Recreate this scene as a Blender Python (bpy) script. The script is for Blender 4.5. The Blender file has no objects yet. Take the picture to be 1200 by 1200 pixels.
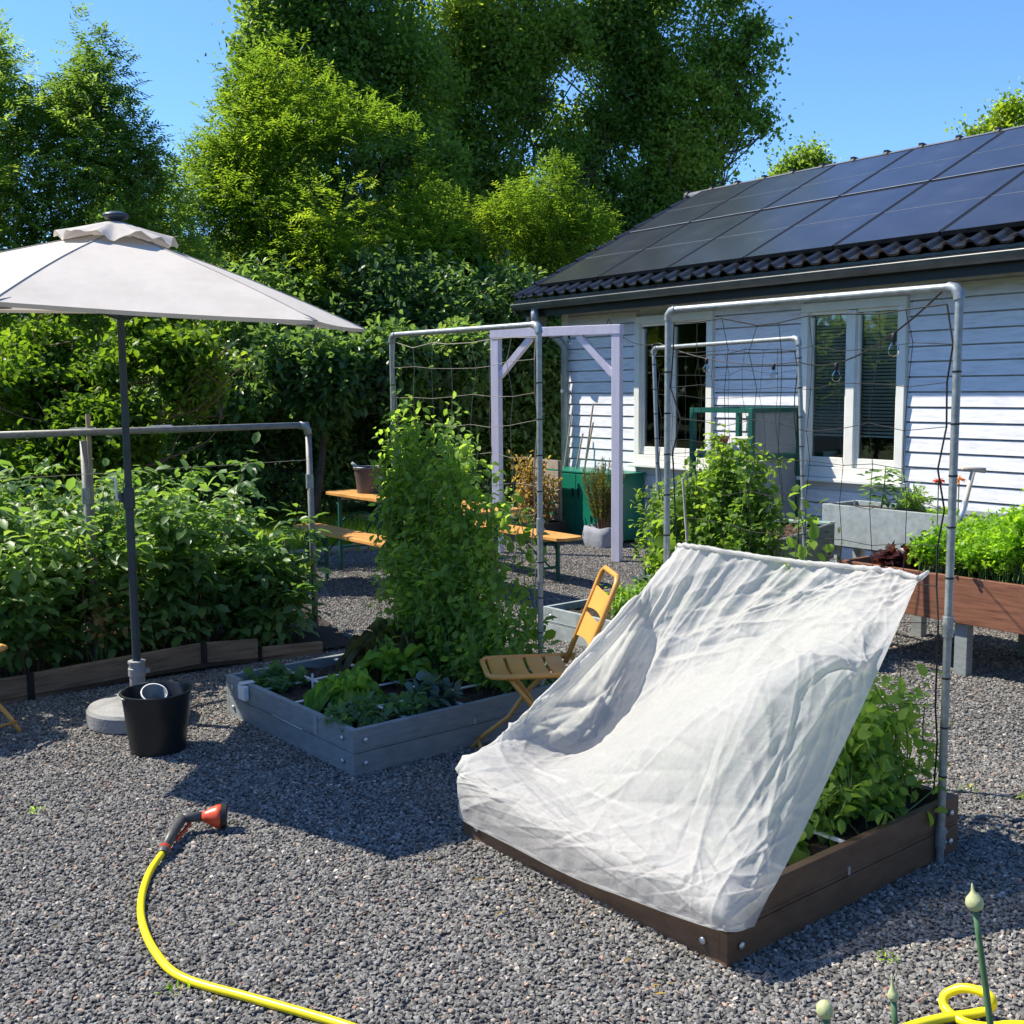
import bpy, math, random
import numpy as np
from mathutils import Vector, Matrix
random.seed(7)
RNG = np.random.default_rng(7)
SC = bpy.context.scene
COL = SC.collection
PI = math.pi

# ------------------------------------------------------------------ camera, sky, sun, exposure
CAMP = np.array([0.0, 0.0, 1.5762])
FW = np.array([-0.79809, 0.59238, -0.11008]); FW /= np.linalg.norm(FW)
RT = np.array([0.59661, 0.80243, -0.00860]); RT -= FW * RT.dot(FW); RT /= np.linalg.norm(RT)
UP = np.cross(RT, FW)
FPX = 1297.65                      # focal length for a 1200 px wide picture
cam = bpy.data.cameras.new('camera'); co = bpy.data.objects.new('camera', cam); COL.objects.link(co)
cam.sensor_width = 36.0; cam.sensor_fit = 'HORIZONTAL'; cam.lens = FPX * 36.0 / 1200.0
cam.clip_start = 0.05; cam.clip_end = 2000
M = Matrix.Identity(4)
for i in range(3):
    M[i][0] = RT[i]; M[i][1] = UP[i]; M[i][2] = -FW[i]; M[i][3] = CAMP[i]
co.matrix_world = M
SC.camera = co

SUN = np.array([-0.635, -0.475, 1.0]); SUN /= np.linalg.norm(SUN)   # towards the sun
elev = math.asin(SUN[2])
w = bpy.data.worlds.new('World'); SC.world = w; w.use_nodes = True
nt = w.node_tree; nt.nodes.clear()
out = nt.nodes.new('ShaderNodeOutputWorld'); bg = nt.nodes.new('ShaderNodeBackground'); sk = nt.nodes.new('ShaderNodeTexSky')
sk.sky_type = 'NISHITA'; sk.sun_disc = False; sk.sun_elevation = elev
sk.sun_rotation = math.atan2(SUN[0], SUN[1])
sk.altitude = 0; sk.air_density = 1.0; sk.dust_density = 0.0; sk.ozone_density = 6.0
bg.inputs['Strength'].default_value = 0.108
gain = nt.nodes.new('ShaderNodeVectorMath'); gain.operation = 'MULTIPLY'; gain.inputs[1].default_value = (0.80, 1.0, 1.22); nt.links.new(sk.outputs[0], gain.inputs[0]); nt.links.new(gain.outputs[0], bg.inputs[0]); nt.links.new(bg.outputs[0], out.inputs[0])
sl = bpy.data.lights.new('sun', 'SUN'); sl.energy = 4.9; sl.angle = math.radians(0.5); sl.color = (1.0, 0.93, 0.80)
so = bpy.data.objects.new('sun', sl); COL.objects.link(so)
so.rotation_euler = Vector(-SUN).to_track_quat('-Z', 'Y').to_euler()
so.location = (-12, -8, 20)
SC.view_settings.view_transform = 'Standard'; SC.view_settings.look = 'None'
SC.view_settings.exposure = 0.85; SC.view_settings.gamma = 1.0; SC.view_settings.use_curve_mapping = False
try:
    SC.cycles.max_bounces = 12; SC.cycles.transparent_max_bounces = 16; SC.cycles.diffuse_bounces = 8; SC.cycles.transmission_bounces = 10
    SC.cycles.use_denoising = True
except Exception:
    pass

# ------------------------------------------------------------------ measuring helpers (photo direction -> place in the garden)
def ray(x, y): return FW * FPX + RT * (x - 600) - UP * (y - 600)
def G(x, y, z=0.0): d = ray(x, y); return CAMP + d * ((z - CAMP[2]) / d[2])
def V(x, y, v): d = ray(x, y); return CAMP + d * (v / d[1])
def U(x, y, u): d = ray(x, y); return CAMP + d * (u / d[0])
def D(x, y, dep): return CAMP + ray(x, y) / FPX * dep
def A(*p): return np.array(p, float)
def nrm(v): v = np.asarray(v, float); return v / max(1e-9, np.linalg.norm(v))

# ------------------------------------------------------------------ objects, labels
def tag(o, label=None, cat=None, group=None, kind=None):
    if label: o['label'] = label
    if cat: o['category'] = cat
    if group: o['group'] = group
    if kind: o['kind'] = kind
    return o
def thing(name, loc, label, cat, group=None):
    o = bpy.data.objects.new(name, None); COL.objects.link(o)
    o.location = Vector([float(a) for a in loc]); o.empty_display_size = 0.1
    return tag(o, label, cat, group)
def rootloc(parent):
    p = parent
    while p is not None and p.parent is not None: p = p.parent
    return np.array(p.location) if p is not None else np.zeros(3)
def link(name, me, mat, parent=None):
    o = bpy.data.objects.new(name, me); COL.objects.link(o)
    if mat is not None: me.materials.append(mat)
    if parent is not None: o.parent = parent
    return o

class MB:
    def __init__(s): s.v = []; s.f = []
    def add(s, vs, fs):
        b = len(s.v); s.v.extend([tuple(float(c) for c in q) for q in vs]); s.f.extend([tuple(b + i for i in q) for q in fs]); return s
    def box(s, c, size, R=None):
        c = A(*c); h = A(*size) / 2; R = np.eye(3) if R is None else np.asarray(R)
        vs = [c + R @ (h * A(x, y, z)) for x in (-1, 1) for y in (-1, 1) for z in (-1, 1)]
        return s.add(vs, [(0, 1, 3, 2), (4, 6, 7, 5), (0, 4, 5, 1), (2, 3, 7, 6), (0, 2, 6, 4), (1, 5, 7, 3)])
    def beam(s, p0, p1, wd, ht, up=(0, 0, 1)):
        p0 = A(*p0); p1 = A(*p1); x = nrm(p1 - p0); y = nrm(np.cross(A(*up), x)); z = np.cross(x, y)
        return s.box((p0 + p1) / 2, (np.linalg.norm(p1 - p0), wd, ht), np.stack([x, y, z], 1))
    def tube(s, pts, r, n=8, cap=True):
        P = [A(*p) for p in pts]; m = len(P); rr = [r] * m if np.isscalar(r) else list(r)
        T = [nrm(P[min(i + 1, m - 1)] - P[max(i - 1, 0)]) for i in range(m)]
        a = A(0, 0, 1) if abs(T[0][2]) < 0.9 else A(1, 0, 0)
        N = nrm(np.cross(T[0], a)); vs = []; fs = []
        for i in range(m):
            N = nrm(N - T[i] * N.dot(T[i])); B = np.cross(T[i], N)
            for k in range(n):
                t = 2 * PI * k / n; vs.append(P[i] + rr[i] * (math.cos(t) * N + math.sin(t) * B))
        for i in range(m - 1):
            for k in range(n):
                k2 = (k + 1) % n; fs.append((i * n + k, i * n + k2, (i + 1) * n + k2, (i + 1) * n + k))
        if cap: fs.append(tuple(range(n))[::-1]); fs.append(tuple((m - 1) * n + k for k in range(n)))
        return s.add(vs, fs)
    def lathe(s, prof, c=(0, 0, 0), n=32, R=None, close=False):
        c = A(*c); R = np.eye(3) if R is None else np.asarray(R); vs = []; fs = []
        for (r, z) in prof:
            for k in range(n):
                t = 2 * PI * k / n; vs.append(c + R @ A(r * math.cos(t), r * math.sin(t), z))
        for i in range(len(prof) - 1):
            for k in range(n):
                k2 = (k + 1) % n; fs.append((i * n + k, i * n + k2, (i + 1) * n + k2, (i + 1) * n + k))
        if prof[0][0] > 1e-4 and not close: fs.append(tuple(range(n))[::-1])
        if prof[-1][0] > 1e-4 and not close: fs.append(tuple((len(prof) - 1) * n + k for k in range(n)))
        return s.add(vs, fs)
    def ball(s, c, r, n=10, sc=(1, 1, 1)):
        prof = [(max(1e-5, r * math.sin(t)), -r * math.cos(t)) for t in np.linspace(0, PI, n)]
        return s.lathe(prof, c, n * 2, np.diag(sc))
    def grid(s, P):
        nr = len(P); nc = len(P[0]); vs = [q for row in P for q in row]
        return s.add(vs, [(i * nc + j, i * nc + j + 1, (i + 1) * nc + j + 1, (i + 1) * nc + j) for i in range(nr - 1) for j in range(nc - 1)])
    def prism(s, poly, ext):
        n = len(poly); e = A(*ext); vs = [A(*p) for p in poly] + [A(*p) + e for p in poly]
        return s.add(vs, [tuple(range(n))[::-1], tuple(range(n, 2 * n))] + [(i, (i + 1) % n, n + (i + 1) % n, n + i) for i in range(n)])
    def build(s, name, mat, parent=None, bevel=0.0, smooth=False, autosmooth=None):
        o0 = rootloc(parent)
        me = bpy.data.meshes.new(name); me.from_pydata([(x - o0[0], y - o0[1], z - o0[2]) for x, y, z in s.v], [], s.f); me.update()
        ob = link(name, me, mat, parent)
        if bevel > 0:
            md = ob.modifiers.new('bevel', 'BEVEL'); md.width = bevel; md.segments = 2; md.limit_method = 'ANGLE'; md.angle_limit = 0.6
        if smooth:
            me.polygons.foreach_set('use_smooth', [True] * len(me.polygons))
        if autosmooth: me.set_sharp_from_angle(angle=autosmooth) if hasattr(me, 'set_sharp_from_angle') else None
        return ob

# ------------------------------------------------------------------ materials
def newmat(name):
    m = bpy.data.materials.new(name); m.use_nodes = True; n = m.node_tree; n.nodes.clear()
    o = n.nodes.new('ShaderNodeOutputMaterial'); return m, n, o
def ramp(n, stops, fac):
    r = n.nodes.new('ShaderNodeValToRGB'); e = r.color_ramp.elements
    while len(e) > 1: e.remove(e[0])
    e[0].position = stops[0][0]; e[0].color = (*stops[0][1], 1)
    for p, c in stops[1:]:
        q = e.new(p); q.color = (*c, 1)
    n.links.new(fac, r.inputs[0]); return r.outputs[0]
def mat(name, c, rough=0.6, var=0.12, scale=8.0, bump=0.0, bscale=60.0, metal=0.0, spec=0.4, stretch=(1, 1, 1), c2=None, detail=6.0, coat=0.0, transl=0.0):
    m, n, o = newmat(name); L = n.links
    p = n.nodes.new('ShaderNodeBsdfPrincipled'); tc = n.nodes.new('ShaderNodeTexCoord'); mp = n.nodes.new('ShaderNodeMapping')
    mp.inputs['Scale'].default_value = stretch; L.new(tc.outputs['Object'], mp.inputs[0])
    ns = n.nodes.new('ShaderNodeTexNoise'); ns.inputs['Scale'].default_value = scale; ns.inputs['Detail'].default_value = detail; ns.inputs['Roughness'].default_value = 0.62
    L.new(mp.outputs[0], ns.inputs[0])
    c = np.array(c, float); d = c * (1 - var * 1.6) if c2 is None else np.array(c2, float); l = np.clip(c * (1 + var), 0, 0.95)
    col = ramp(n, [(0.3, tuple(d)), (0.52, tuple(c)), (0.72, tuple(l))], ns.outputs['Fac'])
    L.new(col, p.inputs['Base Color'])
    p.inputs['Metallic'].default_value = metal; p.inputs['Specular IOR Level'].default_value = spec
    mr = n.nodes.new('ShaderNodeMapRange'); mr.inputs['To Min'].default_value = max(0.02, rough - 0.12); mr.inputs['To Max'].default_value = min(1, rough + 0.12)
    L.new(ns.outputs['Fac'], mr.inputs['Value']); L.new(mr.outputs[0], p.inputs['Roughness'])
    if coat: p.inputs['Coat Weight'].default_value = coat; p.inputs['Coat Roughness'].default_value = 0.108
    if bump > 0:
        nb = n.nodes.new('ShaderNodeTexNoise'); nb.inputs['Scale'].default_value = bscale; nb.inputs['Detail'].default_value = 5.0
        L.new(mp.outputs[0], nb.inputs[0]); b = n.nodes.new('ShaderNodeBump'); b.inputs['Strength'].default_value = bump; b.inputs['Distance'].default_value = 0.01
        L.new(nb.outputs['Fac'], b.inputs['Height']); L.new(b.outputs[0], p.inputs['Normal'])
    sh = p.outputs[0]
    if transl > 0:
        t = n.nodes.new('ShaderNodeBsdfTranslucent'); L.new(col, t.inputs[0]); mx = n.nodes.new('ShaderNodeMixShader'); mx.inputs[0].default_value = transl
        L.new(sh, mx.inputs[1]); L.new(t.outputs[0], mx.inputs[2]); sh = mx.outputs[0]
    L.new(sh, o.inputs[0]); return m
def leafmat(name, dark, mid, light, odd=None, transl=0.42, rough=0.42, spec=0.28, tboost=(2.1, 1.95, 0.75)):
    m, n, o = newmat(name); L = n.links
    at = n.nodes.new('ShaderNodeAttribute'); at.attribute_name = 'tint'
    st = [(0.0, dark), (0.5, mid), (0.9, light)] + ([(0.97, odd)] if odd else [])
    col = ramp(n, st, at.outputs['Fac'])
    p = n.nodes.new('ShaderNodeBsdfPrincipled'); p.inputs['Roughness'].default_value = rough; p.inputs['Specular IOR Level'].default_value = spec
    L.new(col, p.inputs['Base Color'])
    vm = n.nodes.new('ShaderNodeVectorMath'); vm.operation = 'MULTIPLY'; vm.inputs[1].default_value = tboost; L.new(col, vm.inputs[0])
    t = n.nodes.new('ShaderNodeBsdfTranslucent'); L.new(vm.outputs[0], t.inputs[0])
    mx = n.nodes.new('ShaderNodeMixShader'); mx.inputs[0].default_value = transl
    L.new(p.outputs[0], mx.inputs[1]); L.new(t.outputs[0], mx.inputs[2]); L.new(mx.outputs[0], o.inputs[0]); return m
def glassmat(name, tint=(0.02, 0.025, 0.03), ior=1.5, refl=1.0):
    m, n, o = newmat(name); L = n.links
    g = n.nodes.new('ShaderNodeBsdfGlossy'); g.inputs['Roughness'].default_value = 0.02
    t = n.nodes.new('ShaderNodeBsdfTransparent'); t.inputs[0].default_value = (0.82, 0.87, 0.85, 1)
    f = n.nodes.new('ShaderNodeFresnel'); f.inputs[0].default_value = ior
    mx = n.nodes.new('ShaderNodeMixShader'); L.new(f.outputs[0], mx.inputs[0]); L.new(t.outputs[0], mx.inputs[1]); L.new(g.outputs[0], mx.inputs[2])
    L.new(mx.outputs[0], o.inputs[0]); return m

MT = dict(
    galv=mat('galvanised steel', (0.31, 0.335, 0.335), 0.46, 0.18, 45, 0.05, 200, metal=0.55, spec=0.5),
    galvold=mat('weathered steel tube', (0.235, 0.235, 0.22), 0.6, 0.2, 30, 0.05, 200, metal=0.35),
    bolt=mat('bright bolt', (0.62, 0.62, 0.6), 0.35, 0.1, 30, metal=0.7),
    greywood=mat('grey composite plank', (0.225, 0.25, 0.252), 0.6, 0.14, 14, 0.12, 90, stretch=(1, 1, 4)),
    greypale=mat('pale grey plank', (0.30, 0.34, 0.34), 0.62, 0.16, 14, 0.12, 90),
    brownplank=mat('brown composite plank', (0.13, 0.075, 0.043), 0.55, 0.2, 10, 0.15, 120, stretch=(1, 1, 4)),
    redwood=mat('red brown hardwood board', (0.20, 0.085, 0.048), 0.5, 0.3, 5, 0.2, 40, stretch=(1, 8, 14), c2=(0.10, 0.04, 0.026)),
    oldboard=mat('old edging board', (0.22, 0.145, 0.09), 0.8, 0.3, 6, 0.4, 40, stretch=(4, 0.7, 9), c2=(0.10, 0.065, 0.042)),
    soil=mat('dark potting soil', (0.035, 0.024, 0.017), 0.95, 0.5, 40, 0.9, 90),
    soilred=mat('bare brown soil', (0.085, 0.045, 0.03), 0.95, 0.5, 50, 0.9, 100),
    white=mat('white painted board', (0.71, 0.71, 0.745), 0.5, 0.07, 9, 0.05, 120, stretch=(0.6, 1, 4), c2=(0.56, 0.56, 0.585)),
    frame=mat('cream window paint', (0.72, 0.72, 0.66), 0.4, 0.05, 5),
    whiteplastic=mat('white plastic', (0.72, 0.72, 0.70), 0.4, 0.05, 8),
    blind=mat('white blind slat', (0.82, 0.83, 0.82), 0.45, 0.05, 8),
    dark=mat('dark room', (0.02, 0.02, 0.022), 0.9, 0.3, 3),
    darkmetal=mat('black metal', (0.016, 0.017, 0.018), 0.42, 0.2, 12, metal=0.2),
    tile=mat('black glazed roof tile', (0.022, 0.024, 0.027), 0.28, 0.3, 18, 0.1, 60, spec=0.6),
    gutter=mat('grey zinc gutter', (0.13, 0.14, 0.14), 0.42, 0.18, 7, metal=0.35),
    zinc=mat('pale zinc downpipe', (0.30, 0.34, 0.35), 0.42, 0.2, 9, metal=0.4),
    canvas=mat('off white canvas', (0.71, 0.65, 0.58), 0.85, 0.05, 3, 0.25, 14, transl=0.26, c2=(0.63, 0.575, 0.51)),
    canvasflap=mat('grey white canvas flap', (0.50, 0.46, 0.42), 0.85, 0.12, 9, 0.1, 300, transl=0.16),
    polegrey=mat('dark grey painted pole', (0.045, 0.06, 0.07), 0.4, 0.15, 10, metal=0.3),
    concrete=mat('grey plastic base', (0.24, 0.24, 0.235), 0.6, 0.25, 8, 0.25, 80),
    blackplastic=mat('black rubber bucket', (0.014, 0.015, 0.016), 0.38, 0.25, 9, 0.03, 60),
    greyplastic=mat('brown grey bucket', (0.075, 0.062, 0.055), 0.55, 0.2, 9),
    clear=mat('frosted plastic cup', (0.20, 0.23, 0.25), 0.22, 0.15, 12, transl=0.15),
    ochre=mat('ochre powder coat', (0.62, 0.30, 0.065), 0.38, 0.06, 6, spec=0.5),
    hose=mat('yellow hose', (0.82, 0.68, 0.012), 0.35, 0.06, 9, spec=0.5),
    orange=mat('orange red plastic', (0.70, 0.085, 0.03), 0.3, 0.1, 9, spec=0.5),
    gunmetal=mat('grey plastic grip', (0.075, 0.075, 0.07), 0.45, 0.12, 20),
    beerwood=mat('orange varnished board', (0.62, 0.30, 0.085), 0.42, 0.22, 5, 0.06, 40, stretch=(1, 6, 6)),
    greensteel=mat('dark green steel', (0.012, 0.10, 0.075), 0.42, 0.12, 6, metal=0.1),
    cabinet=mat('green painted cabinet', (0.006, 0.155, 0.095), 0.36, 0.06, 3),
    cartgreen=mat('dark green planter side', (0.05, 0.085, 0.072), 0.5, 0.15, 6),
    carttop=mat('pale mint metal rim', (0.33, 0.46, 0.40), 0.45, 0.1, 6, metal=0.2),
    archwood=mat('lilac white painted timber', (0.66, 0.62, 0.70), 0.55, 0.06, 6, 0.1, 60, stretch=(4, 4, 1)),
    bark=mat('tree bark', (0.075, 0.058, 0.042), 0.9, 0.35, 9, 0.8, 40, stretch=(4, 4, 1)),
    stem=mat('green plant stem', (0.12, 0.19, 0.04), 0.6, 0.2, 10),
    brownstem=mat('brown cane', (0.16, 0.09, 0.045), 0.75, 0.25, 12),
    net=mat('dark net cord', (0.022, 0.022, 0.022), 0.8, 0.2, 10),
    netpale=mat('sun glint net cord', (0.26, 0.235, 0.19), 0.85, 0.2, 10),  # sun glint on the net put into a paler cord colour
    cable=mat('black cable', (0.012, 0.012, 0.013), 0.5, 0.2, 10),
    bag=mat('grey fabric grow bag', (0.26, 0.27, 0.30), 0.85, 0.15, 8, 0.4, 30),
    crate=mat('weathered board', (0.33, 0.27, 0.21), 0.85, 0.2, 6, 0.2, 40),
    pebble=mat('pale stone', (0.4, 0.36, 0.31), 0.85, 0.2, 20),
    path=mat('grey paving', (0.33, 0.32, 0.31), 0.85, 0.18, 3, 0.2, 40),
    lawn=mat('lawn soil', (0.06, 0.10, 0.02), 0.95, 0.4, 6, 0.5, 60),
    log=mat('grey edging log', (0.30, 0.27, 0.23), 0.85, 0.25, 7, 0.3, 40),
    steel=mat('steel tool head', (0.45, 0.5, 0.55), 0.35, 0.1, 8, metal=0.6),
    ash=mat('pale ash handle', (0.52, 0.45, 0.36), 0.6, 0.15, 8),
    terracotta=mat('terracotta', (0.34, 0.11, 0.05), 0.8, 0.15, 8),
    bulb=glassmat('bulb glass', ior=1.22),
    glass=glassmat('window glass', ior=1.55),
    poly=mat('grey twin wall panel', (0.30, 0.33, 0.34), 0.4, 0.08, 4, transl=0.25),
    petal=mat('orange petal', (0.9, 0.33, 0.02), 0.6, 0.1, 20, transl=0.3),
    petalred=mat('coral petal', (0.75, 0.12, 0.05), 0.6, 0.1, 20, transl=0.3),
    bud=mat('pale green bud', (0.55, 0.58, 0.30), 0.5, 0.15, 40, stretch=(6, 6, 1), transl=0.25),
    scape=mat('blue green scape', (0.085, 0.17, 0.075), 0.5, 0.12, 20),
)

# ------------------------------------------------------------------ foliage engine
TPL = {
 'diamond': (A(*[(0,0,0),(.42,.5,.07),(1,0,-.10),(.42,-.5,.07)]), [(0,3,2),(0,2,1)]),
 'oval': (A(*[(0,0,0),(.3,.42,.06),(.33,0,-.02),(.3,-.42,.06),(.72,.36,.0),(.7,0,-.08),(.72,-.36,.0),(1,0,-.2)]),
          [(0,2,1),(0,3,2),(1,2,5,4),(2,3,6,5),(4,5,7),(5,6,7)]),
 'round': (A(*[(0,0,0),(.18,.42,.05),(.2,0,0),(.18,-.42,.05),(.6,.54,.03),(.6,0,-.05),(.6,-.54,.03),(.95,.25,-.06),(1,0,-.1),(.95,-.25,-.06)]),
          [(0,2,1),(0,3,2),(1,2,5,4),(2,3,6,5),(4,5,8,7),(5,6,9,8)]),
 'lobed': (A(*[(0,0,0),(.12,.5,.04),(.38,.28,0),(.62,.46,-.02),(1,0,-.18),(.62,-.46,-.02),(.38,-.28,0),(.12,-.5,.04),(.4,0,-.04)]),
          [(0,8,1),(1,8,2),(2,8,3),(3,8,4),(4,8,5),(5,8,6),(6,8,7),(7,8,0)]),
 'blade': (A(*[(0,.5,0),(0,-.5,0),(.5,.35,.12),(.5,-.35,.12),(1,0,.05)]), [(0,1,3,2),(2,3,4)]),
}
def vnoise(P, freq, seed):
    r = np.random.default_rng(seed); s = np.zeros(len(P))
    for k in range(7):
        d = r.normal(size=3); d /= np.linalg.norm(d); s += np.sin((P @ d) * freq * (0.6 + 0.9 * r.random()) * 2 + r.random() * 6.28)
    return s / 3.0
def unit(a): return a / np.maximum(1e-9, np.linalg.norm(a, axis=1, keepdims=True))
class Leaves:
    def __init__(s): s.V = []; s.F3 = []; s.F4 = []; s.T = []; s.n = 0; s.T3 = []; s.T4 = []
    def add(s, pos, d, up, L, W, tpl='oval', tint=None):
        pos = np.asarray(pos, float); N = len(pos)
        if N == 0: return s
        tv, tf = TPL[tpl]
        x = unit(np.asarray(d, float)); u = np.asarray(up, float); n = unit(u - x * (u * x).sum(1, keepdims=True)); y = np.cross(n, x)
        L = np.broadcast_to(np.asarray(L, float), (N,))[:, None, None]; W = np.broadcast_to(np.asarray(W, float), (N,))[:, None, None]
        vs = pos[:, None, :] + x[:, None, :] * tv[None, :, 0:1] * L + y[:, None, :] * tv[None, :, 1:2] * W + n[:, None, :] * tv[None, :, 2:3] * L
        k = len(tv); base = s.n + np.arange(N) * k
        tint = RNG.random(N) if tint is None else np.clip(np.broadcast_to(tint, (N,)), 0, 1)
        for f in tf:
            q = base[:, None] + np.array(f)[None, :]
            (s.F3 if len(f) == 3 else s.F4).append(q); (s.T3 if len(f) == 3 else s.T4).append(tint)
        s.V.append(vs.reshape(-1, 3)); s.n += N * k
        return s
    def build(s, name, material, parent=None, smooth=True):
        o0 = rootloc(parent); Vv = np.concatenate(s.V) - o0
        me = bpy.data.meshes.new(name)
        f3 = np.concatenate(s.F3) if s.F3 else np.zeros((0, 3), int); f4 = np.concatenate(s.F4) if s.F4 else np.zeros((0, 4), int)
        t = np.concatenate(s.T3 + s.T4)
        n3, n4 = len(f3), len(f4)
        me.vertices.add(len(Vv)); me.vertices.foreach_set('co', Vv.astype(np.float32).ravel())
        me.loops.add(n3 * 3 + n4 * 4); me.loops.foreach_set('vertex_index', np.concatenate([f3.ravel(), f4.ravel()]).astype(np.int32))
        me.polygons.add(n3 + n4)
        st = np.concatenate([np.arange(n3) * 3, n3 * 3 + np.arange(n4) * 4]).astype(np.int32)
        me.polygons.foreach_set('loop_start', st)
        try: me.polygons.foreach_set('loop_total', np.concatenate([np.full(n3, 3), np.full(n4, 4)]).astype(np.int32))
        except Exception: pass
        if smooth: me.polygons.foreach_set('use_smooth', np.ones(n3 + n4, bool))
        at = me.attributes.new('tint', 'FLOAT', 'FACE'); at.data.foreach_set('value', t.astype(np.float32))
        me.update(calc_edges=True); me.validate()
        return link(name, me, material, parent)

def rand_dirs(n, rng, upbias=0.0):
    d = rng.normal(size=(n, 3)); d[:, 2] += upbias; return unit(d)
def twig_leaves(lv, ends, dirs, tl, nl, L, W, rng, tpl='oval', droop=0.25, out=0.5, tint0=None, upw=1.0, tspread=0.22):
    """leaves set alternately along short twigs that finish at `ends`, growing along `dirs`"""
    N = len(ends); side = unit(np.cross(dirs, rng.normal(size=(N, 3)))); tl = np.broadcast_to(np.asarray(tl, float), (N,))
    tb = rng.random(N) if tint0 is None else tint0
    for k in range(nl):
        t = k / max(1, nl - 1); p = ends - dirs * (tl * (1 - t))[:, None]
        sg = 1 if k % 2 else -1
        sd = unit(side * sg + rng.normal(size=(N, 3)) * 0.35)
        d = unit(dirs * out + sd * (1.0 - 0.6 * t) + A(0, 0, -droop) + rng.normal(size=(N, 3)) * 0.18)
        up = A(0, 0, upw) + dirs * 0.25 + rng.normal(size=(N, 3)) * 0.45
        l = L * (0.7 + 0.6 * rng.random(N))
        lv.add(p, d, up, l, l * (W / L), tpl, tb * (1 - tspread) + rng.random(N) * tspread)
def pinnate(lv, ends, dirs, L, W, rng, npair=5, rl=0.22, tint0=None, droop=0.35):
    """compound leaves: leaflets in pairs down a drooping rachis"""
    N = len(ends); side = unit(np.cross(dirs, A(0, 0, 1) + rng.normal(size=(N, 3)) * 0.3)); tb = rng.random(N) if tint0 is None else tint0
    for k in range(npair + 1):
        t = (k + 0.5) / (npair + 0.5); p = ends + dirs * (rl * t) + A(0, 0, -1) * (droop * rl * t * t)
        for sg in ((1, -1) if k < npair else (0,)):
            d = unit(side * sg * 0.95 + dirs * (0.55 if sg else 1.0) + A(0, 0, -0.25) + rng.normal(size=(N, 3)) * 0.1)
            up = A(0, 0, 1) + rng.normal(size=(N, 3)) * 0.25
            l = L * (0.75 + 0.4 * rng.random(N)) * (1 - 0.35 * abs(t - 0.45)); lv.add(p, d, up, l, l * W / L, 'diamond', tb * 0.8 + rng.random(N) * 0.2)

def crown_points(cl, n, rng, gap=0.0, freq=1.2, seed=1, shell=0.55):
    """points through the volume of the crown's clumps, denser towards each clump's rim, with gaps"""
    cl = np.asarray(cl, float); r = cl[:, 3:6]; wgt = (r.prod(1)) ** (2 / 3.0); wgt /= wgt.sum()
    idx = rng.choice(len(cl), n, p=wgt); d = rand_dirs(n, rng, 0.12); rad = shell + (1 - shell) * rng.random(n) ** 0.6
    rad *= 1 + 0.07 * rng.normal(size=n) * (rng.random(n) < 0.3)
    P = cl[idx, :3] + d * r[idx] * rad[:, None]
    if gap > -9:
        k = vnoise(P, freq, seed) > gap; P = P[k]; d = d[k]; idx = idx[k]
    return P, d, idx
def curve_pts(a, b, bend, n=5):
    a = A(*a); b = A(*b); m = (a + b) / 2 + A(*bend)
    return [(1 - t) ** 2 * a + 2 * t * (1 - t) * m + t * t * b for t in np.linspace(0, 1, n)]
def wood(tb, base, cl, tr, rng, nsub=14, P=None, fork=0.35, sub=0.012):
    cl = np.asarray(cl, float); base = A(*base); top = cl[:, :3].mean(0); top[2] = base[2] + (top[2] - base[2]) * .95
    trunk = curve_pts(base, top, (rng.normal() * .25, rng.normal() * .25, 0), 9)
    tb.tube(trunk, [tr * (1.25 if i == 0 else 1 - 0.10 * i) for i in range(9)], 9)
    own = np.argmin(((P[:, None, :] - cl[None, :, :3]) ** 2).sum(2), 1) if P is not None else None
    for i, c in enumerate(cl):
        h = np.clip(fork + 0.5 * (c[2] - base[2] - (top[2] - base[2]) * fork) / max(0.5, top[2] - base[2]), 0.12, 0.95)
        k = h * 8; j = min(7, int(k)); s0 = trunk[j] + (trunk[j + 1] - trunk[j]) * (k - j)
        r0 = tr * (1 - 0.10 * k) * 0.5; e = A(*c[:3]); d = e - s0; out = nrm(d * A(1, 1, 0)) if np.linalg.norm(d[:2]) > .05 else A(0, 0, 0)
        limb = [A(*q) for q in catmull0(np.array([s0, s0 + d * .3 + out * .10 * np.linalg.norm(d) + rng.normal(size=3) * .10, s0 + d * .65 + rng.normal(size=3) * .16 + A(0, 0, .05), e]), 10)]
        tb.tube(limb, [max(.004, r0 * (1 - 0.095 * q)) for q in range(10)], 6)
        if P is not None:
            Q = P[own == i]
            for q in Q[rng.permutation(len(Q))[:nsub]]:
                j2 = rng.integers(4, 10); tb.tube(curve_pts(limb[j2], q, rng.normal(size=3) * .22, 5), [sub * 1.2, sub, sub * .8, sub * .55, sub * .3], 4, False)
def catmull0(P, n):
    m = len(P); Q = np.concatenate([[2 * P[0] - P[1]], P, [2 * P[-1] - P[-2]]]); t = np.linspace(0, m - 1, n); i = np.minimum(t.astype(int), m - 2); f = (t - i)[:, None]; a, b, c, d = Q[i], Q[i + 1], Q[i + 2], Q[i + 3]
    return .5 * (2 * b + (c - a) * f + (2 * a - 5 * b + 4 * c - d) * f ** 2 + (3 * b - a - 3 * c + d) * f ** 3)
def auto_clumps(c, r, n, rng, cr=(0.3, 0.5), keep=None):
    out = []
    for _ in range(n):
        d = rand_dirs(1, rng, 0.1)[0] * (rng.random() ** 0.45) * 0.8
        s = cr[0] + (cr[1] - cr[0]) * rng.random(); R = np.asarray(r) * s; R = R * 0.4 + R.mean() * 0.6
        out.append(list(np.asarray(c) + d * np.asarray(r)) + list(R))
    return out
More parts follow.
